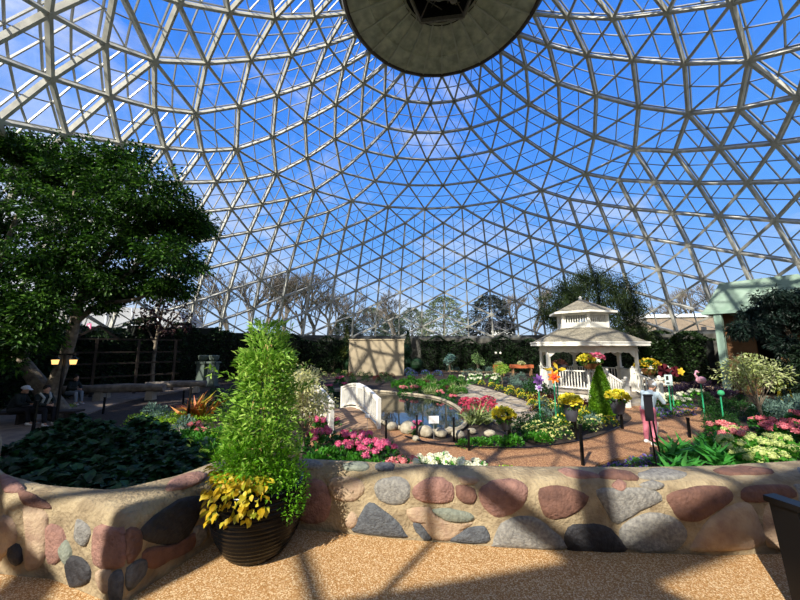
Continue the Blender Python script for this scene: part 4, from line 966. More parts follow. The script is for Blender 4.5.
# clipped balls, columns, palms far away
def topiary(t,balls,seed):
    b=MB(); b.tube([(0,0,0),(0,0,balls[-1][0])],.05,6); b.build('trunk',M_darkbark,t); g=np.random.default_rng(seed); 
    for z,r in balls:
        b=MB(); u=g.normal(0,1,(420,3)); u/=np.linalg.norm(u,axis=1,keepdims=True); b.ball((0,0,z),r*.9,10); b.leaves(np.array([0,0,z])+u*r*.92,u,.13,'ovate'); b.build('clipped_ball',leafmat('yew_leaf',['0d1f10','16301a','224224'],.15),t)
KT=Kind([lambda t:topiary(t,[(.75,.72)],1),lambda t:topiary(t,[(.55,.6),(1.5,.5)],2)],'clipped_ball_shrub','shrub')
KT.put(G(352,372),'dark clipped ball shrub at the left end of the tan screen wall',None,1.5,0,1); KT.put(G(405,371),'dark double-ball clipped shrub at the right end of the tan wall',None,1.45,0,1); KT.put(G(417,372),'dark clipped ball beside the double-ball shrub',None,1.0,0,0)
def column(loc,H_,R_,label,cols=('12240f','1d3a17','2c5222'),mat='cypress_leaf',n=1500,seed=1):
    t=thing('cypress',inside(loc,1.0),label,'tree'); g=np.random.default_rng(seed); z=g.random(n); a=g.random(n)*6.28; r=R_*np.minimum(1,3*(1.02-z))*np.minimum(1,.4+z*3)*(.75+.25*g.random(n))
    b=MB(); b.leaves(np.stack([r*np.cos(a),r*np.sin(a),.15+z*(H_-.15)],1),np.stack([np.cos(a)*.5,np.sin(a)*.5,np.full(n,1.)],1),.16,'ovate',wid=.4); b.build('foliage',leafmat(mat,list(cols),.2),t); b=MB(); b.tube([(0,0,0),(0,0,H_*.8)],.05,6); b.build('trunk',M_darkbark,t); return t
column(G(408,370),4.4,.28,'thin dark cypress standing behind the double-ball clipped shrub',seed=1)
column(G(346,371),4.9,.3,'tall thin yellow-green cypress at the left end of the tan wall',('4a5a24','66742e','7f8a3c'),'cypress_leaf2',seed=2)
sm_=small_tree('orange_maple',G(376,369),'small orange-leaved tree in front of the tan screen wall','tree',2.0,.75,'orange_leaf',['b3552a','c9773a','d99a5a'],500,.14,.04,.9,7)
small_tree('pale_statue_shrub',G(450,374),'pale blue-green shrub rising in the far middle bed','shrub',2.1,.65,'bluegreen_leaf',['4f8a84','86b0a4','b8d0c0'],800,.12,.04,.5,9)
small_tree('leafy_bush',G(478,372),'loose light green bush to the right of the blue-green shrub','shrub',2.0,.8,'light_leaf',['5f8a44','86ac64','a8c486'],800,.12,.04,.4,10)
small_tree('leafy_bush',G(502,384),'yellow green bush in front of the terracotta planters','shrub',1.5,.8,'lime_leaf',['6f9a2c','93ba40','b4d060'],900,.11,.04,.3,11)
for x,y,H_,R_,l,c_,s in ((318,366,3.1,1.3,'olive bush behind the variegated shrub on the far bank',['4a5a24','6a7a34','8a9448'],12),(300,365,3.2,1.4,'dark green bush against the dome wall left of the olive one',['1c331a','2c4a26','3e6032'],13),(335,368,2.4,.9,'grey green bush at the left of the tan wall',['4e6650','708870','90a48a'],14),
    (516,368,2.7,1.0,'dense dark green bush just left of the gazebo roof',['16300f','24481a','3a6428'],15),(529,366,3.4,1.2,'tall dark bush with small leaves behind the gazebo left post',['16280f','243c1a','385428'],16)):
    small_tree('leafy_bush',G(x,y),l,'shrub',H_,R_,'bush_leaf%d'%s,c_,1100,.14,.05,.3,s)
# ------------------------------------------------------------------ hedges and climbers on the dome wall
def hedge(pa,pb,H_,T_,label,cols,mat,n=2600,seed=1,z0=GZ):
    a,b_=Vector((pa.x,pa.y,0)),Vector((pb.x,pb.y,0)); mid=(a+b_)/2; t=thing('hedge',(mid.x,mid.y,z0),label,'hedge',rz=math.atan2((b_-a).y,(b_-a).x)); L_=(b_-a).length
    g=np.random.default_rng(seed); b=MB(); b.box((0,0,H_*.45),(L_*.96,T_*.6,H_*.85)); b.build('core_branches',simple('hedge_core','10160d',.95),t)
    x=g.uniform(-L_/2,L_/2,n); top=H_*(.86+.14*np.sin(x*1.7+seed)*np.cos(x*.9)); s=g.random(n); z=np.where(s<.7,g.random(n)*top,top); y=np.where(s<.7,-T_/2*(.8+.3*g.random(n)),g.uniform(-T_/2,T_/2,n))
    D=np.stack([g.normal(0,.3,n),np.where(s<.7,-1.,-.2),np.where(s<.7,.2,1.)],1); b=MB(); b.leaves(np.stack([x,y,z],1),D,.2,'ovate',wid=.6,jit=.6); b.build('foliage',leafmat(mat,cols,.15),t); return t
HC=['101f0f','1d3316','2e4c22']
def onwall(px,dr=1.4):
    """point of the ground at the dome wall seen in column px"""
    r=ray(px,350); d=Vector((r.x,r.y)).normalized(); c=Vector((DC.x,DC.y)); R_=RR[16]-.2-dr; bq=d.dot(c); t=bq+math.sqrt(bq*bq-c.dot(c)+R_*R_); return Vector((d.x*t,d.y*t,GZ))
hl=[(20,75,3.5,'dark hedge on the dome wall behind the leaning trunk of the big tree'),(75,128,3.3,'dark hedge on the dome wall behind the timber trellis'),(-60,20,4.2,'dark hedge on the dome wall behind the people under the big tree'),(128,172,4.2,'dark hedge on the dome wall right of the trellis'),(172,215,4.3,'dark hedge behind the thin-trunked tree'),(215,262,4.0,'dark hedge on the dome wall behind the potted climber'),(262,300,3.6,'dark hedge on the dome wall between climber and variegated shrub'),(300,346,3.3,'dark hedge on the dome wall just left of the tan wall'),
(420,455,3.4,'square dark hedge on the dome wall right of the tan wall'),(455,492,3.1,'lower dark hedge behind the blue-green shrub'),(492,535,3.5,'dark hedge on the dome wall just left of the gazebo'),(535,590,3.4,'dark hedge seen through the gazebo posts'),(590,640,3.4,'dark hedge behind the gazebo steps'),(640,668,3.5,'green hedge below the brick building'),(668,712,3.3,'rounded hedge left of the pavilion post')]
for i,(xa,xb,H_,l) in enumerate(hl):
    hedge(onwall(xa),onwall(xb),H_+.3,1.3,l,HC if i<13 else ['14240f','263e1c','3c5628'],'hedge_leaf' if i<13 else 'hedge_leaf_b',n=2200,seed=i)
# ------------------------------------------------------------------ the big tree at left
def bark_tube(b,pts,rad): b.tube(smooth_line(pts,4),list(np.interp(np.linspace(0,1,(len(pts)-1)*4+1),np.linspace(0,1,len(rad)),rad)),10)
bt_loc=G(52,419); bt=thing('ficus_tree',bt_loc,'huge dark leafy tree with several pale trunks at the left of the garden','tree'); o=bt_loc
TD=o.y
def T(px,py,D=None): return AT(px,py,D or TD)-o
b=MB(); bark_tube(b,[T(62,418),T(45,392),T(25,365),T(6,335),T(-15,300)],[.36,.28,.21,.17,.13]); b.build('trunk',M_bark,bt)
b=MB(); bark_tube(b,[T(50,396),T(62,365),T(72,335),T(80,300),T(95,270)],[.25,.20,.17,.14,.1]); b.build('trunk',M_bark,bt)
b=MB(); bark_tube(b,[T(20,362),T(35,330),T(52,300),T(60,260)],[.15,.12,.1,.07]); b.build('trunk',M_bark,bt)
b=MB()
for q in ([(80,300),(115,285),(140,262),(160,240)],[(72,325),(100,305),(140,298),(165,280)],[(60,270),(70,230),(75,190)],[(-10,305),(0,260),(20,210)],[(95,270),(120,235),(135,200)]):
    bark_tube(b,[T(*p) for p in q],[.12,.09,.06,.04][:len(q)])
b.build('branches',M_bark,bt)
g=np.random.default_rng(21); cb=[]; scl=TD/F
for px,py,r,n in ((18,168,42,1),(62,175,38,1),(100,172,30,1),(132,168,24,1),(150,190,30,1),(110,205,45,1),(60,225,55,1),(10,230,55,1),(165,215,32,1),(190,228,22,1),(203,226,11,1),(150,240,42,1),(178,255,26,1),(110,255,45,1),(60,275,40,1),(15,290,45,1),(140,280,34,1),(170,285,18,1),(-25,200,40,1),(-25,260,42,1),(100,295,22,1),(-10,335,38,1),(20,325,26,1),(85,185,36,1),(40,150,26,1),(10,145,22,1),(2,312,32,1),(28,338,16,1),(2,352,18,1),(45,310,14,1)):
    cb.append((px,py,r))
b=MB()
for px,py,r in cb:
    R_=r*scl; c=T(px,py,TD+(-1.6 if (px,py) in ((2,312),(28,338),(2,352),(45,310)) else random.uniform(-1.2,1.5)))
    for q in range(int(5+r*.8)):                           # twig clusters on the crown's skin
        u=g.normal(0,1,3); u/=np.linalg.norm(u); cc=np.array(c)+u*R_*g.uniform(.3,1.12)*[1,1.0,.85]
        k=120; v=g.normal(0,1,(k,3)); v/=np.linalg.norm(v,axis=1,keepdims=True); P=cc+v*(g.random(k)**.5*g.uniform(.32,.6))[:,None]*[1,1,.6]
        b.leaves(P,v*[1,1,.4]+[0,0,-.35]+u*.4,.15,'ovate',wid=.5,jit=.4)
b.build('crown',leafmat('ficus_leaf',['12290c','214512','3a651b','659130'],.3),bt)
# thin tree with dark red foliage
tt=thing('thin_red_tree',G(152,388),'slender pale-trunked tree with sparse dark reddish foliage','tree'); o2=G(152,388); D2=o2.y
def T2(px,py): return AT(px,py,D2)-o2
b=MB(); bark_tube(b,[T2(152,388),T2(153,365),T2(155,350),T2(158,330),T2(165,300)],[.13,.11,.1,.08,.05]); bark_tube(b,[T2(156,345),T2(145,325),T2(140,312)],[.06,.05,.03]); bark_tube(b,[T2(158,335),T2(175,318),T2(185,305)],[.06,.05,.03]); b.build('trunk',M_bark,tt)
b=MB(); 
for px,py,r in ((160,318,14),(145,322,12),(175,312,12),(185,322,9),(165,300,10),(178,298,9),(168,330,8),(150,308,9)):
    c=np.array(T2(px,py)); R_=r*D2/F; k=90; v=g.normal(0,1,(k,3)); v/=np.linalg.norm(v,axis=1,keepdims=True); b.leaves(c+v*R_*g.random((k,1))**.5,v+[0,0,-.3],.26,'ovate',wid=.5)
b.build('crown',leafmat('redtree_leaf',['241416','3a2024','4c3430'],.2),tt)
# drooping conifer behind the gazebo
dc=thing('drooping_conifer',AT(592,345,25),'broad dark drooping evergreen tree rising behind the gazebo roof','tree'); dc.location.z=GZ; o3=dc.location.copy()
b=MB(); bark_tube(b,[Vector((0,0,0)),Vector((.2,0,3)),Vector((0,.2,6.4))],[.25,.2,.1]); b.build('trunk',M_darkbark,dc)
b=MB()
for px,py,r in ((592,275,13),(572,282,15),(612,280,15),(556,298,16),(625,292,15),(590,292,22),(570,305,18),(615,306,20),(634,305,11),(548,312,9),(630,322,12),(605,320,18),(640,330,7),(560,318,12)):
    c=np.array(AT(px,py,25+random.uniform(-1,1.5))-o3); R_=r*25/F
    for q in range(int(r*2.6)):
        u=g.normal(0,1,3); u/=np.linalg.norm(u); cc=c+u*R_*g.uniform(.5,1)*[1,1,.8]; k=60; t_=g.random(k); a=g.normal(0,.22,(k,3)); P=cc+a; P[:,2]-=t_*.5
        b.leaves(P,np.tile([0,0,-1.],(k,1))+u*.8,.2,'ovate',wid=.22,jit=.4)
b.build('crown',leafmat('droop_leaf',['14240e','263a16','3f4f22'],.2),dc)
# dark overhanging trees at the pavilion
def overtree(label,pts,D,cols,mat,base,n=9,s=.2,name='evergreen_tree'):
    t=thing(name,AT(base,345,D),label,'tree'); t.location.z=GZ; oo=t.location.copy(); b=MB()
    bark_tube(b,[Vector((0,0,0)),Vector((.1,.1,2)),Vector(AT(pts[0][0],pts[0][1],D)-oo)],[.16,.14,.06]); b.build('trunk',M_darkbark,t); b=MB()
    for px,py,r in pts:
        c=np.array(AT(px,py,D+random.uniform(-.6,.8))-oo); R_=r*D/F
        for q in range(n*3):
            u=g.normal(0,1,3); u/=np.linalg.norm(u); cc=c+u*R_*g.uniform(.2,1); k=80; v=g.normal(0,1,(k,3)); v/=np.linalg.norm(v,axis=1,keepdims=True); b.leaves(cc+v*.32*g.random((k,1)),v+[0,0,-.6],s,'ovate',wid=.3,jit=.4)
    b.build('crown',leafmat(mat,cols,.2),t)
overtree('dark blue-green tree overhanging the pavilion roof and doorway',[(772,305,16),(790,298,18),(752,320,12),(768,328,12),(795,325,18),(815,310,25),(740,330,8),(785,345,10)],16.5,['0e1c17','1b2e26','2e4438'],'pavtree_leaf',800,8)
overtree('dark bush at the right edge beside the pavilion doorway',[(800,385,12),(795,370,12),(810,360,16)],15.5,['0e1c12','1b2e1c','2c4428'],'pavbush_leaf',805,10,name='evergreen_bush')
# ------------------------------------------------------------------ trees outside the glass
def bare_tree(px,D,H_,label,seed,spread=1.0,col=None,depth=6,grp=None):
    rg=random.Random(seed); t=thing('bare_tree',gpt(px,D,.85),label,'tree',grp); b=MB()
    def br_(p,d,L_,r,k):
        q=p+d*L_; m_=(p+q)/2+Vector((rg.uniform(-.05,.05),rg.uniform(-.05,.05),0))*L_
        b.tube([p,m_,q],[r,r*.85,r*.7],5 if k>2 else 3,cap=False)
        if k==0: return
        for i in range(3 if k>1 else 4):
            nd=(d+Vector((rg.uniform(-1,1)*spread,rg.uniform(-1,1)*spread,rg.uniform(-.25,.6)))*.62).normalized()
            br_(p+(q-p)*rg.uniform(.55,1),nd,L_*rg.uniform(.6,.82),r*.64,k-1)
    br_(Vector((0,0,0)),Vector((rg.uniform(-.08,.08),0,1)),H_*.3,H_*.02,depth); b.build('branches',col or simple('outside_bark','6f675c',.9,noise=.3),t)
BT=[(228,45,14,'bare tree outside the glass left of the climber top',21),(265,44,15,'bare tree outside the glass right of the climber top',22),(300,46,14,'bare tree outside the glass above the dark bush left of the olive one',23),(330,55,14,'bare tree outside the glass between the olive bush and the tan wall',24),(395,50,11,'bare tree outside the glass above the right end of the tan wall',25),(205,60,13,'bare grey tree outside the glass behind the hedge and trellis',1),(248,52,16,'bare tall tree outside the glass directly behind the climber top',2),(285,50,17,'largest bare tree outside the glass between climber and tan wall',3),(315,58,15,'bare slender tree outside the glass above the olive bush',4),(345,60,13,'bare tree outside the glass above the left end of the tan wall',5),(375,64,10,'small bare tree outside the glass above the tan wall',6),(515,50,12,'bare pinkish tree outside the glass left of the conifer',7),(535,54,13,'bare tree outside the glass touching the left of the conifer crown',8),(650,60,11,'bare tree outside the glass behind the brown block',9),(690,58,14,'bare tree outside the glass above the brick building',10),(730,54,13,'bare tree outside the glass above the pavilion roof edge',11),(775,50,12,'bare tree outside the glass above the overhanging dark tree',12)]
for px,D,H_,l,s in BT: bare_tree(px,D,H_,l,s,col=simple('outside_bark','6f675c',.9,noise=.3))
def ever(px,D,H_,R_,label,cols,mat,seed,cone=1.0,n=4200,s=.5):
    t=thing('evergreen_tree',gpt(px,D,.85),label,'tree'); q=np.random.default_rng(seed); z=q.random(n)**1.25; a=q.random(n)*6.28; r=R_*((1-z)**cone)*(1+.18*np.sin(z*38)+.15*np.sin(a*5+z*9))*(.55+.45*q.random(n)**.5)
    b=MB(); b.leaves(np.stack([r*np.cos(a),r*np.sin(a),.5+z*(H_-.5)],1),np.stack([np.cos(a),np.sin(a),np.full(n,-.25)],1),s,'ovate',wid=.35,jit=.4); b.build('foliage',leafmat(mat,cols,.15),t); b=MB(); b.tube([(0,0,0),(0,0,H_*.92)],[.22,.05],6); b.build('trunk',M_darkbark,t)
ever(444,52,8.6,4.6,'pale olive green evergreen outside the glass above the square hedge',['4e5e40','6b7a54','8a9468'],'ever_pale',1,.45)
ever(490,46,7.9,3.4,'dark rounded evergreen outside the glass right of the pale one',['141c14','232c20','38402e'],'ever_dark',2,.35)
ever(412,62,8.0,4.0,'distant olive conifer outside the glass above the thin cypress',['4a5a44','62705a','7c886e'],'ever_far',3,.5)
ever(372,66,8.5,4.5,'distant green conifer outside the glass above the orange tree',['3c4c3a','56664e','6c7a60'],'ever_far2',4,.5)
ever(392,58,6.5,3.0,'small distant conifer outside the glass right above the tan wall',['34443a','4c5c4c','66745e'],'ever_far3',5,.6)
ever(345,60,6.5,3.2,'dark conifer outside the glass above the olive bush',['2e3a2c','46523e','5c684e'],'ever_far4',6,.6)
# ------------------------------------------------------------------ ornaments, pots, baskets
M_pot=simple('grey_pot','4a4c55',.5,noise=.2)
def bowl(t,c,r,h,mat,nm='pot'):
    b=MB(); b.lathe([(.01,0),(r*.6,0),(r*.8,h*.4),(r,h*.95),(r*1.06,h),(r*.9,h*.98),(r*.85,h*.85)],c,16,cap=False); return b.build(nm,mat,t,smooth=False)
def flowerball(t,c,r,fl,mat,leafc,seed,nm='flowers',n=140,s=.09,squash=.7):
    g_=np.random.default_rng(seed); b=MB(); u=g_.normal(0,1,(n*2,3)); u/=np.linalg.norm(u,axis=1,keepdims=True); b.leaves(np.array(c)+u*r*.85*[1,1,squash],u,s,'ovate'); b.build('foliage',leafmat('basket_leaf',leafc,.3),t)
    b=MB(); u=g_.normal(0,1,(n,3)); u[:,2]=np.abs(u[:,2])*.9; u/=np.linalg.norm(u,axis=1,keepdims=True)
    for k in range(2): b.leaves(np.array(c)+u*r*[1,1,squash],u,s,'petal',wid=1.1,jit=.8)
    b.build(nm,leafmat(mat,fl,.3),t)
GL=['2c5a1c','4c8a2a','6aa43a']; YC=['d8c41c','e6da38','efe46a']
for x,y,H_,r,l in ((505,444,.75,.27,'grey pot of yellow flowers on a black post by the stone path'),(573,440,1.05,.27,'grey pot of yellow flowers in the bed before the gazebo railing'),(620,430,1.0,.30,'grey pot of yellow flowers on a black post near the gazebo steps')):
    t=thing('flower_pot',G(x,y),l,'flower pot'); b=MB(); b.box((.14,.1,H_*.55),(.06,.06,H_*1.1)); b.beam((.14,.1,H_*.5),(0,0,H_*.45),.05,.05); b.build('stand',M_black,t); bowl(t,(0,0,H_*.5),r*.8,H_*.42,M_pot); flowerball(t,(0,0,H_*.97),r*1.0,YC,'basket_yellow',GL,int(x))
# hanging / rail baskets
t=thing('flower_basket',AT(591,362,15.1),'basket of yellow and pink flowers on the gazebo front railing','flower basket'); tl=t.location
bowl(t,(0,0,-.3),.42,.25,simple('coco_basket','8a5a30',.9,noise=.3),'basket'); flowerball(t,(-.2,0,.06),.33,YC,'basket_yellow',GL,3); flowerball(t,(.22,0,.14),.32,['d04c70','e884a0','c23a5a'],'basket_pink',GL,4,'pink_flowers'); b=MB(); b.beam((.0,.3,-.35),(.0,.3,.0-tl.z+GZ+.02),.06,.06) ; b.build('bracket',M_white,t)
t=thing('flower_basket',AT(648,367,20.9),'round basket of golden flowers on the white fence beyond the gazebo','flower basket'); bowl(t,(0,0,-.45),.5,.35,MATS['coco_basket'],'basket'); flowerball(t,(0,0,.0),.68,['c9a414','dcc02a','e6d65a'],'basket_gold',GL,5,'gold_flowers',200); b=MB(); b.beam((0,0,-.45),(0,0,GZ-t.location.z),.1,.1); b.build('stand',M_white,t)
t=thing('flower_basket',AT(560,366,18.6),'small pot of salmon flowers on the gazebo left railing','flower basket'); bowl(t,(0,0,-.2),.4,.2,simple('terracotta','b4623a',.8),'basket'); flowerball(t,(0,0,.05),.34,['d08a86','e0aaa0'],'basket_salmon',GL,6); b=MB(); b.beam((0,0,-.2),(0,0,GZ+.48-t.location.z),.07,.07); b.build('stand',M_white,t)
for x,l in ((499,'left terracotta trough planter beyond the yellow green bush'),(522,'wide terracotta trough planter beside the gazebo bed')):
    t=thing('trough_planter',G(x,376),l,'planter'); b=MB(); w_=.9 if x<510 else 2.0; b.box((0,0,.85),(w_,.5,.3)); b.build('trough',MATS['terracotta'],t)
    for sx_ in (-.4,.4): b=MB(); b.box((sx_*w_,0,.35),(.12,.4,.7)); b.build('leg',simple('bench_wood','a07a56',.8),t)
    flowerball(t,(0,0,1.05),.3,['c9d08a','e6e6c0'],'trough_flowers',GL,int(x))
# whirligig and bird stakes in front of the gazebo
M_gpole=simple('green_pole','2c9a6a',.5); M_or=simple('orange_metal','f07a1c',.5); M_rd=simple('red_metal','d8432c',.5); M_pu=simple('violet_metal','8a5aa8',.5); M_ye=simple('yellow_metal','e8c43a',.5); M_dk=simple('dark_metal','2c2420',.5)
def petals(b,c,r,n,mi=0,w=.5,ny=-1):
    for i in range(n):
        a=i*2*PI/n; d=Vector((math.cos(a),0,math.sin(a))); s=Vector((-math.sin(a),0,math.cos(a))); c_=Vector(c)
        V=[c_,c_+d*r*.5+s*r*w*.5,c_+d*r+s*r*w*.2,c_+d*r-s*r*w*.2,c_+d*r*.5-s*r*w*.5]; V2=[v+Vector((0,.015,0)) for v in V]
        b.add([tuple(v) for v in V+V2],[(0,1,2,3,4),(9,8,7,6,5),(0,5,6,1),(1,6,7,2),(2,7,8,3),(3,8,9,4),(4,9,5,0)],mi)
def stake(name,px,py,pb,label,build,D=None):
    base=G(px,pb) if D is None else AT(px,345,D); base.z=GZ; t=thing(name,base,label,'garden ornament'); D_=base.y; z=EYE+ray(px,py).z/ray(px,py).y*D_-GZ
    b=MB(); b.tube([(0,.03,0),(0,.03,z)],.022,6); b.build('pole',M_gpole,t); build(t,z); return t
def flower_o(t,z,m1=M_or,m2=M_rd,r=.2):
    b=MB(); petals(b,(0,0,z),r,7); b.build('petal_ring',m1,t); b=MB(); petals(b,(0,-.02,z),r*.5,6); b.ball((0,-.03,z),.04,8); b.build('flower_centre',m2,t)
def bird(t,z):
    b=MB(); b.ball((0,0,z),.2,12,0,(1.1,.45,.6)); b.tube([(.15,0,z+.02),(.3,-.02,z+.1),(.42,-.02,z+.08)],[.1,.08,.01],8); b.build('bird_body',M_dk,t); b=MB(); b.tube([(-.18,0,z),(-.34,0,z-.02),(-.5,0,z+.03)],[.07,.05,.01],6); petals(b,(.0,-.1,z),.28,3); b.build('wings',M_ye,t)
stake('flower_stake',557,377,424,'orange and red metal flower on a green pole before the gazebo railing',lambda t,z:(flower_o(t,z,r=.22)))
stake('bird_stake',560,369,421,'dark and yellow metal bird perched above the orange metal flower',bird)
stake('flower_stake',541,380,424,'violet metal tulip on a thin pole left of the orange flower',lambda t,z:(flower_o(t,z,M_pu,M_pu,.2),flower_o(t,z-.25,simple('pale_violet','c9c0dc',.5),M_pu,.14)))
def butterfly(t,z):
    b=MB(); b.tube([(-.1,0,z-.1),(.05,0,z+.08)],.03,6); b.build('insect_body',M_dk,t)
    b=MB()
    for c_,r,q in (((-.28,0,z+.06),.28,5),((.2,0,z+.02),.22,5)): petals(b,c_,r,q,0,1.2)
    b.build('wings',simple('maroon_metal','5c1a24',.5),t); b=MB(); petals(b,(.42,-.02,z+.02),.16,5,0,.8); b.build('wing_spots',M_ye,t)
stake('butterfly_stake',675,372,410,'large maroon and yellow metal butterfly on a green pole past the person',butterfly)
def placard(t,z):
    b=MB(); b.box((0,0,z),(.3,.03,.42)); b.build('placard_face',simple('placard_pale','c9e0dc',.5),t); b=MB(); b.box((-.06,-.018,z+.08),(.1,.01,.16)); b.box((-.05,-.018,z-.12),(.12,.01,.06)); b.build('placard_marks',M_dk,t)
stake('placard_stake',672,380,412,'pale placard with dark marks on a green stake under the metal butterfly',placard)
def flamingo(t,z):
    b=MB(); b.ball((0,0,z),.16,12,0,(1.2,.5,.8)); b.tube([(-.1,0,z+.05),(-.2,0,z+.2),(-.14,0,z+.3),(-.05,0,z+.27)],[.05,.03,.03,.02],8); b.ball((-.13,0,z+.3),.05,8); b.build('bird_body',simple('flamingo_pink','f0b4c4',.6),t)
stake('flamingo_stake',706,380,420,'pale pink metal bird on a stake left of the variegated tree',flamingo)
stake('globe_stake',725,393,424,'small green glass globe on a stake before the variegated tree',lambda t,z:(lambda b:(b.ball((0,0,z),.1,12),b.build('globe',simple('green_glass','3f9a6a',.1),t)))(MB()))
lp=thing('twin_globe_lamp',G(499,372),'twin white globe lamp standing by the far dark hedge','lamp post'); D_=lp.location.y; z=EYE+ray(499,353).z/ray(499,353).y*D_-GZ
b=MB(); b.tube([(0,0,0),(0,0,z-.1)],.04,6); b.beam((-.24,0,z-.12),(.24,0,z-.12),.04,.04); b.build('pole',M_black,lp)
for s_ in (-.24,.24): b=MB(); b.ball((s_,0,z),.13,10); b.build('globe',simple('white_globe','f6f2e6',.3),lp)
for x,y,l in ((344,434,'x'),):
    t=thing('plant_label',G(367,447),'small white plant label among the pink hydrangeas','label'); b=MB(); b.box((0,0,.78),(.12,.01,.09)); b.build('card',simple('white_card','f4f4f2',.6),t); b=MB(); b.tube([(0,.012,0),(0,.012,.78)],.006,5); b.build('pin',M_alu,t)
    t=thing('plant_label',G(434,440),'white plant label standing among the pond boulders','label'); b=MB(); b.box((0,0,.55),(.28,.02,.2)); b.build('card',MATS['white_card'],t); b=MB(); b.tube([(0,.02,0),(0,.02,.5)],.01,5); b.build('pin',M_alu,t)
# grey columns and urns by the left hedge
for x,y,l in ((201,386,'grey green pillar standing before the hedge behind the climber'),(212,386,'second short grey pillar by the hedge behind the climber')):
    t=thing('stone_pillar',G(x,y),l,'pillar'); b=MB(); b.box((0,0,.06),(.7,.7,.12)); b.box((0,0,.8),(.5,.5,1.4)); b.box((0,0,1.55),(.66,.66,.12)); b.build('shaft',simple('pillar_grey','5c6a60',.9,noise=.2),t)
    b=MB(); b.lathe([(.1,1.6),(.28,1.75),(.33,2.0),(.28,2.02)],(0,0,0),12); b.build('urn',MATS['pillar_grey'],t)
# ------------------------------------------------------------------ people
M_skin=simple('skin','c49478',.6)
def capsule_body(b,segs,balls):
    for p,q,r0,r1 in segs:
        p,q=Vector(p),Vector(q); b.tube([p,p.lerp(q,.5),q],[r0,(r0+r1)/2*1.04,r1],10); b.ball(p,r0,8); b.ball(q,r1,8)
    for c,r,sq in balls: b.ball(c,r,12,0,sq)
def remesh(o,v=.014):
    m=o.modifiers.new('join','REMESH'); m.mode='VOXEL'; m.voxel_size=v; m.use_smooth_shade=True; s=o.modifiers.new('smooth','SMOOTH'); s.iterations=2; s.factor=.5
def hand(segs,w,d,side):
    """palm and five curled fingers from the wrist w along direction d"""
    w=Vector(w); d=Vector(d).normalized(); s=d.cross(Vector((0,0,1))); s=s.normalized() if s.length>.1 else Vector((1,0,0)); n=s.cross(d)
    segs.append((w,w+d*.07,.022,.034))
    for i,L_ in enumerate((.06,.075,.07,.052)):
        a=w+d*.085+s*(.027-.018*i); m_=a+d*L_*.55-n*.008; segs.append((a,m_,.0095,.0085)); segs.append((m_,m_+d*L_*.3-n*L_*.4,.0085,.007))
    a=w+d*.03+s*.034*side; m_=a+d*.03+s*.028*side; segs.append((a,m_,.011,.009)); segs.append((m_,m_+d*.03-n*.01,.009,.008))
def face(b,h,f,r=.1):
    """nose, eyes sockets, ears; h head centre, f facing"""
    f=Vector(f).normalized(); s=f.cross(Vector((0,0,1))).normalized(); h=Vector(h)
    b.ball(tuple(h+f*r*.98-Vector((0,0,.012))),.018,8,0,(1,1,1.4)); b.ball(tuple(h+f*r*.55-Vector((0,0,.085))),.045,8)
    for q in (-1,1): b.ball(tuple(h+s*q*r*.84-Vector((0,0,.01))),.022,8,0,(.8,.8,1.3)); b.ball(tuple(h+f*r*.82+s*q*.034+Vector((0,0,.006))),.014,6)
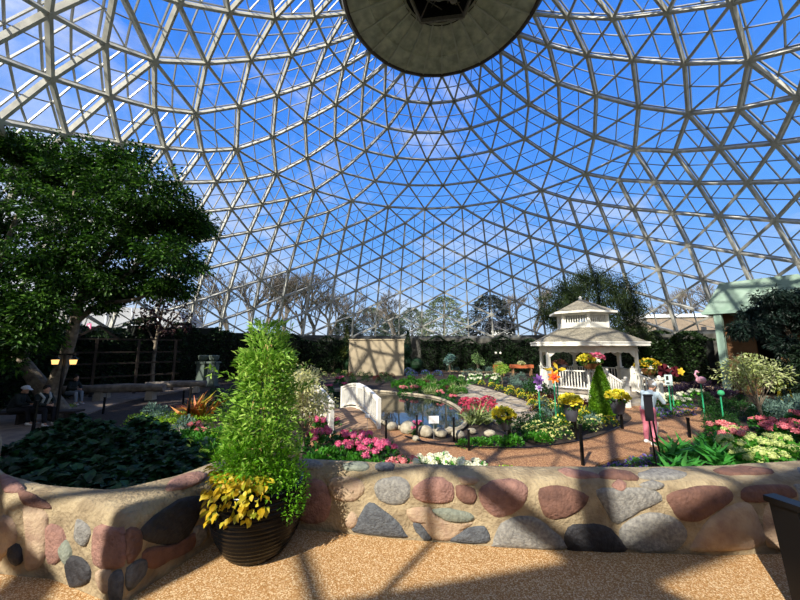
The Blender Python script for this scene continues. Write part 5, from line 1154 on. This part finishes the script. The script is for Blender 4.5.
def person(loc,rz,label,J_,shirt,pants,shoe,hairc,cap=None,vest=None,sc=1,extra=None):
    """J_: joints as dict in local space, +y = facing"""
    t=thing('person',loc,label,'person',rz=rz,sc=sc); g_=lambda k:Vector(J_[k])
    segs=[(g_('pelvis'),g_('chest'),.13,.155),(g_('chest'),g_('neck'),.14,.055),(g_('neck'),g_('head'),.05,.055)]
    for s in 'LR':
        segs+=[(g_('sh'+s),g_('chest'),.055,.1),(g_('sh'+s),g_('el'+s),.048,.038),(g_('el'+s),g_('wr'+s),.038,.026),(g_('hip'+s),g_('pelvis'),.085,.1),(g_('hip'+s),g_('kn'+s),.083,.055),(g_('kn'+s),g_('an'+s),.054,.036),(g_('an'+s),g_('an'+s)+g_('foot'),.036,.03)]
        hand(segs,g_('wr'+s),g_('wr'+s)-g_('el'+s),1 if s=='L' else -1)
    b=MB(); capsule_body(b,segs,[(tuple(g_('head')),.1,(.86,1.0,1.2))]); face(b,g_('head'),g_('face')); o_=b.build('body',M_skin,t); remesh(o_,.012)
    b=MB(); sg=[(g_('pelvis')+Vector((0,0,.03)),g_('chest'),.155,.18),(g_('chest'),g_('neck')-Vector((0,0,.03)),.165,.08)]
    for s in 'LR': sg+=[(g_('sh'+s),g_('chest'),.07,.12),(g_('sh'+s),g_('el'+s),.066,.056),(g_('el'+s),g_('el'+s).lerp(g_('wr'+s),.9),.056,.042)]
    capsule_body(b,sg,[]); o_=b.build('top',shirt,t); remesh(o_,.018)
    b=MB(); sg=[]
    for s in 'LR': sg+=[(g_('hip'+s),g_('pelvis'),.11,.15),(g_('hip'+s),g_('kn'+s),.108,.076),(g_('kn'+s),g_('kn'+s).lerp(g_('an'+s),.9),.076,.058)]
    capsule_body(b,sg,[]); o_=b.build('trousers',pants,t); remesh(o_,.018)
    for s in 'LR':
        a=g_('an'+s); fd=g_('foot').normalized(); b=MB(); sg=[(a-fd*.05+Vector((0,0,-.045)),a+fd*.17+Vector((0,0,-.05)),.048,.042),(a,a+Vector((0,0,-.04)),.045,.05)]; capsule_body(b,sg,[]); o_=b.build('shoe',shoe,t); remesh(o_,.012)
    h=g_('head'); f=g_('face').normalized(); b=MB(); b.ball(tuple(h-f*.022+Vector((0,0,.03))),.108,14,0,(.92,.98,1.08)); b.build('hair',hairc,t,smooth=True)
    if cap:
        b=MB(); b.ball(tuple(h+Vector((0,0,.055))),.118,14,0,(.95,1.02,.75)); c_=h+f*.15+Vector((0,0,.06)); s_=f.cross(Vector((0,0,1))).normalized()
        V=[h+f*.09+s_*.08+Vector((0,0,.065)),h+f*.2+s_*.05+Vector((0,0,.05)),h+f*.2-s_*.05+Vector((0,0,.05)),h+f*.09-s_*.08+Vector((0,0,.065))]; V2=[v+Vector((0,0,.012)) for v in V]; b.add([tuple(v) for v in V+V2],[(0,1,2,3),(7,6,5,4),(0,4,5,1),(1,5,6,2),(2,6,7,3),(3,7,4,0)]); b.build('cap',cap,t)
    if vest:
        b=MB()
        for s in 'LR': b.tube([g_('sh'+s)*.75+g_('neck')*.25+Vector((0,.02,.06)),g_('chest').lerp(g_('sh'+s),.5)+Vector((0,.19,-.02)),g_('pelvis').lerp(g_('hip'+s),.8)+Vector((0,.17,.14))],.035,8)
        b.build('vest_band',vest,t)
    return t
M_gsw=simple('grey_sweatshirt','9fb0bb',.9,noise=.1); M_pkp=simple('pink_trousers','c47080',.9,noise=.1); M_wsh=simple('white_shoe','e6e2dc',.6); M_hr=simple('grey_hair','6a625c',.9); M_hr2=simple('dark_hair','241c16',.9)
M_dkj=simple('dark_jacket','1a2422',.9); M_dkp=simple('dark_trousers','15171c',.9); M_cap=simple('white_cap','d8dee6',.7); M_vst=simple('pale_band','b9bcb4',.7); M_lj=simple('light_jeans','8a949c',.9)
stand=dict(pelvis=(0,0,.92),chest=(0,.14,1.22),neck=(0,.24,1.38),head=(0,.34,1.50),face=(0,.8,-.6),shL=(-.18,.2,1.32),shR=(.18,.2,1.32),elL=(-.24,.36,1.08),elR=(.24,.36,1.08),wrL=(-.1,.55,1.12),wrR=(.1,.55,1.12),hipL=(-.09,0,.9),hipR=(.09,0,.9),knL=(-.1,.05,.5),knR=(.12,-.02,.5),anL=(-.1,0,.09),anR=(.14,-.16,.09),foot=(0,.09,-.03))
pp=G(651,444); person(pp,math.radians(-62),'person in grey sweatshirt and pink trousers bending forward on the mulch path',stand,M_gsw,M_pkp,M_wsh,M_hr,cap=simple('grey_cap','aeb8c4',.8))
sit=dict(pelvis=(0,0,.52),chest=(0,.12,.86),neck=(0,.18,1.04),head=(0,.25,1.17),face=(.1,.9,-.4),shL=(-.18,.15,.98),shR=(.18,.15,.98),elL=(-.25,.26,.72),elR=(.25,.26,.72),wrL=(-.08,.46,.68),wrR=(.08,.46,.68),hipL=(-.1,.02,.5),hipR=(.1,.02,.5),knL=(-.13,.46,.52),knR=(.13,.46,.52),anL=(-.13,.5,.09),anR=(.13,.52,.09),foot=(0,.09,-.03))
person(G(10,426),math.radians(-70),'seated person in white cap and dark clothes under the big tree',sit,M_dkj,M_dkp,M_wsh,M_hr2,cap=M_cap)
person(G(36,425),math.radians(-100),'seated person in dark clothes with pale shoulder bands under the big tree',sit,M_dkj,M_dkp,M_wsh,M_hr2,vest=M_vst)
stb=thing('garden_bench',G(22,424),'low dark bench carrying the two seated people under the big tree','bench',rz=.15); b=MB(); b.box((0,0,.38),(3.4,.45,.07)); b.build('seat',simple('dark_timber2','2e2620',.9),stb)
for sx_ in (-1.4,0,1.4): b=MB(); b.box((sx_,0,.17),(.1,.4,.35)); b.build('leg',MATS['dark_timber2'],stb)
lean=dict(stand); person(G(68,404),math.radians(-95),'person in dark top and light grey trousers sitting on the path side bench',sit,M_dkj,M_lj,M_wsh,M_hr2)
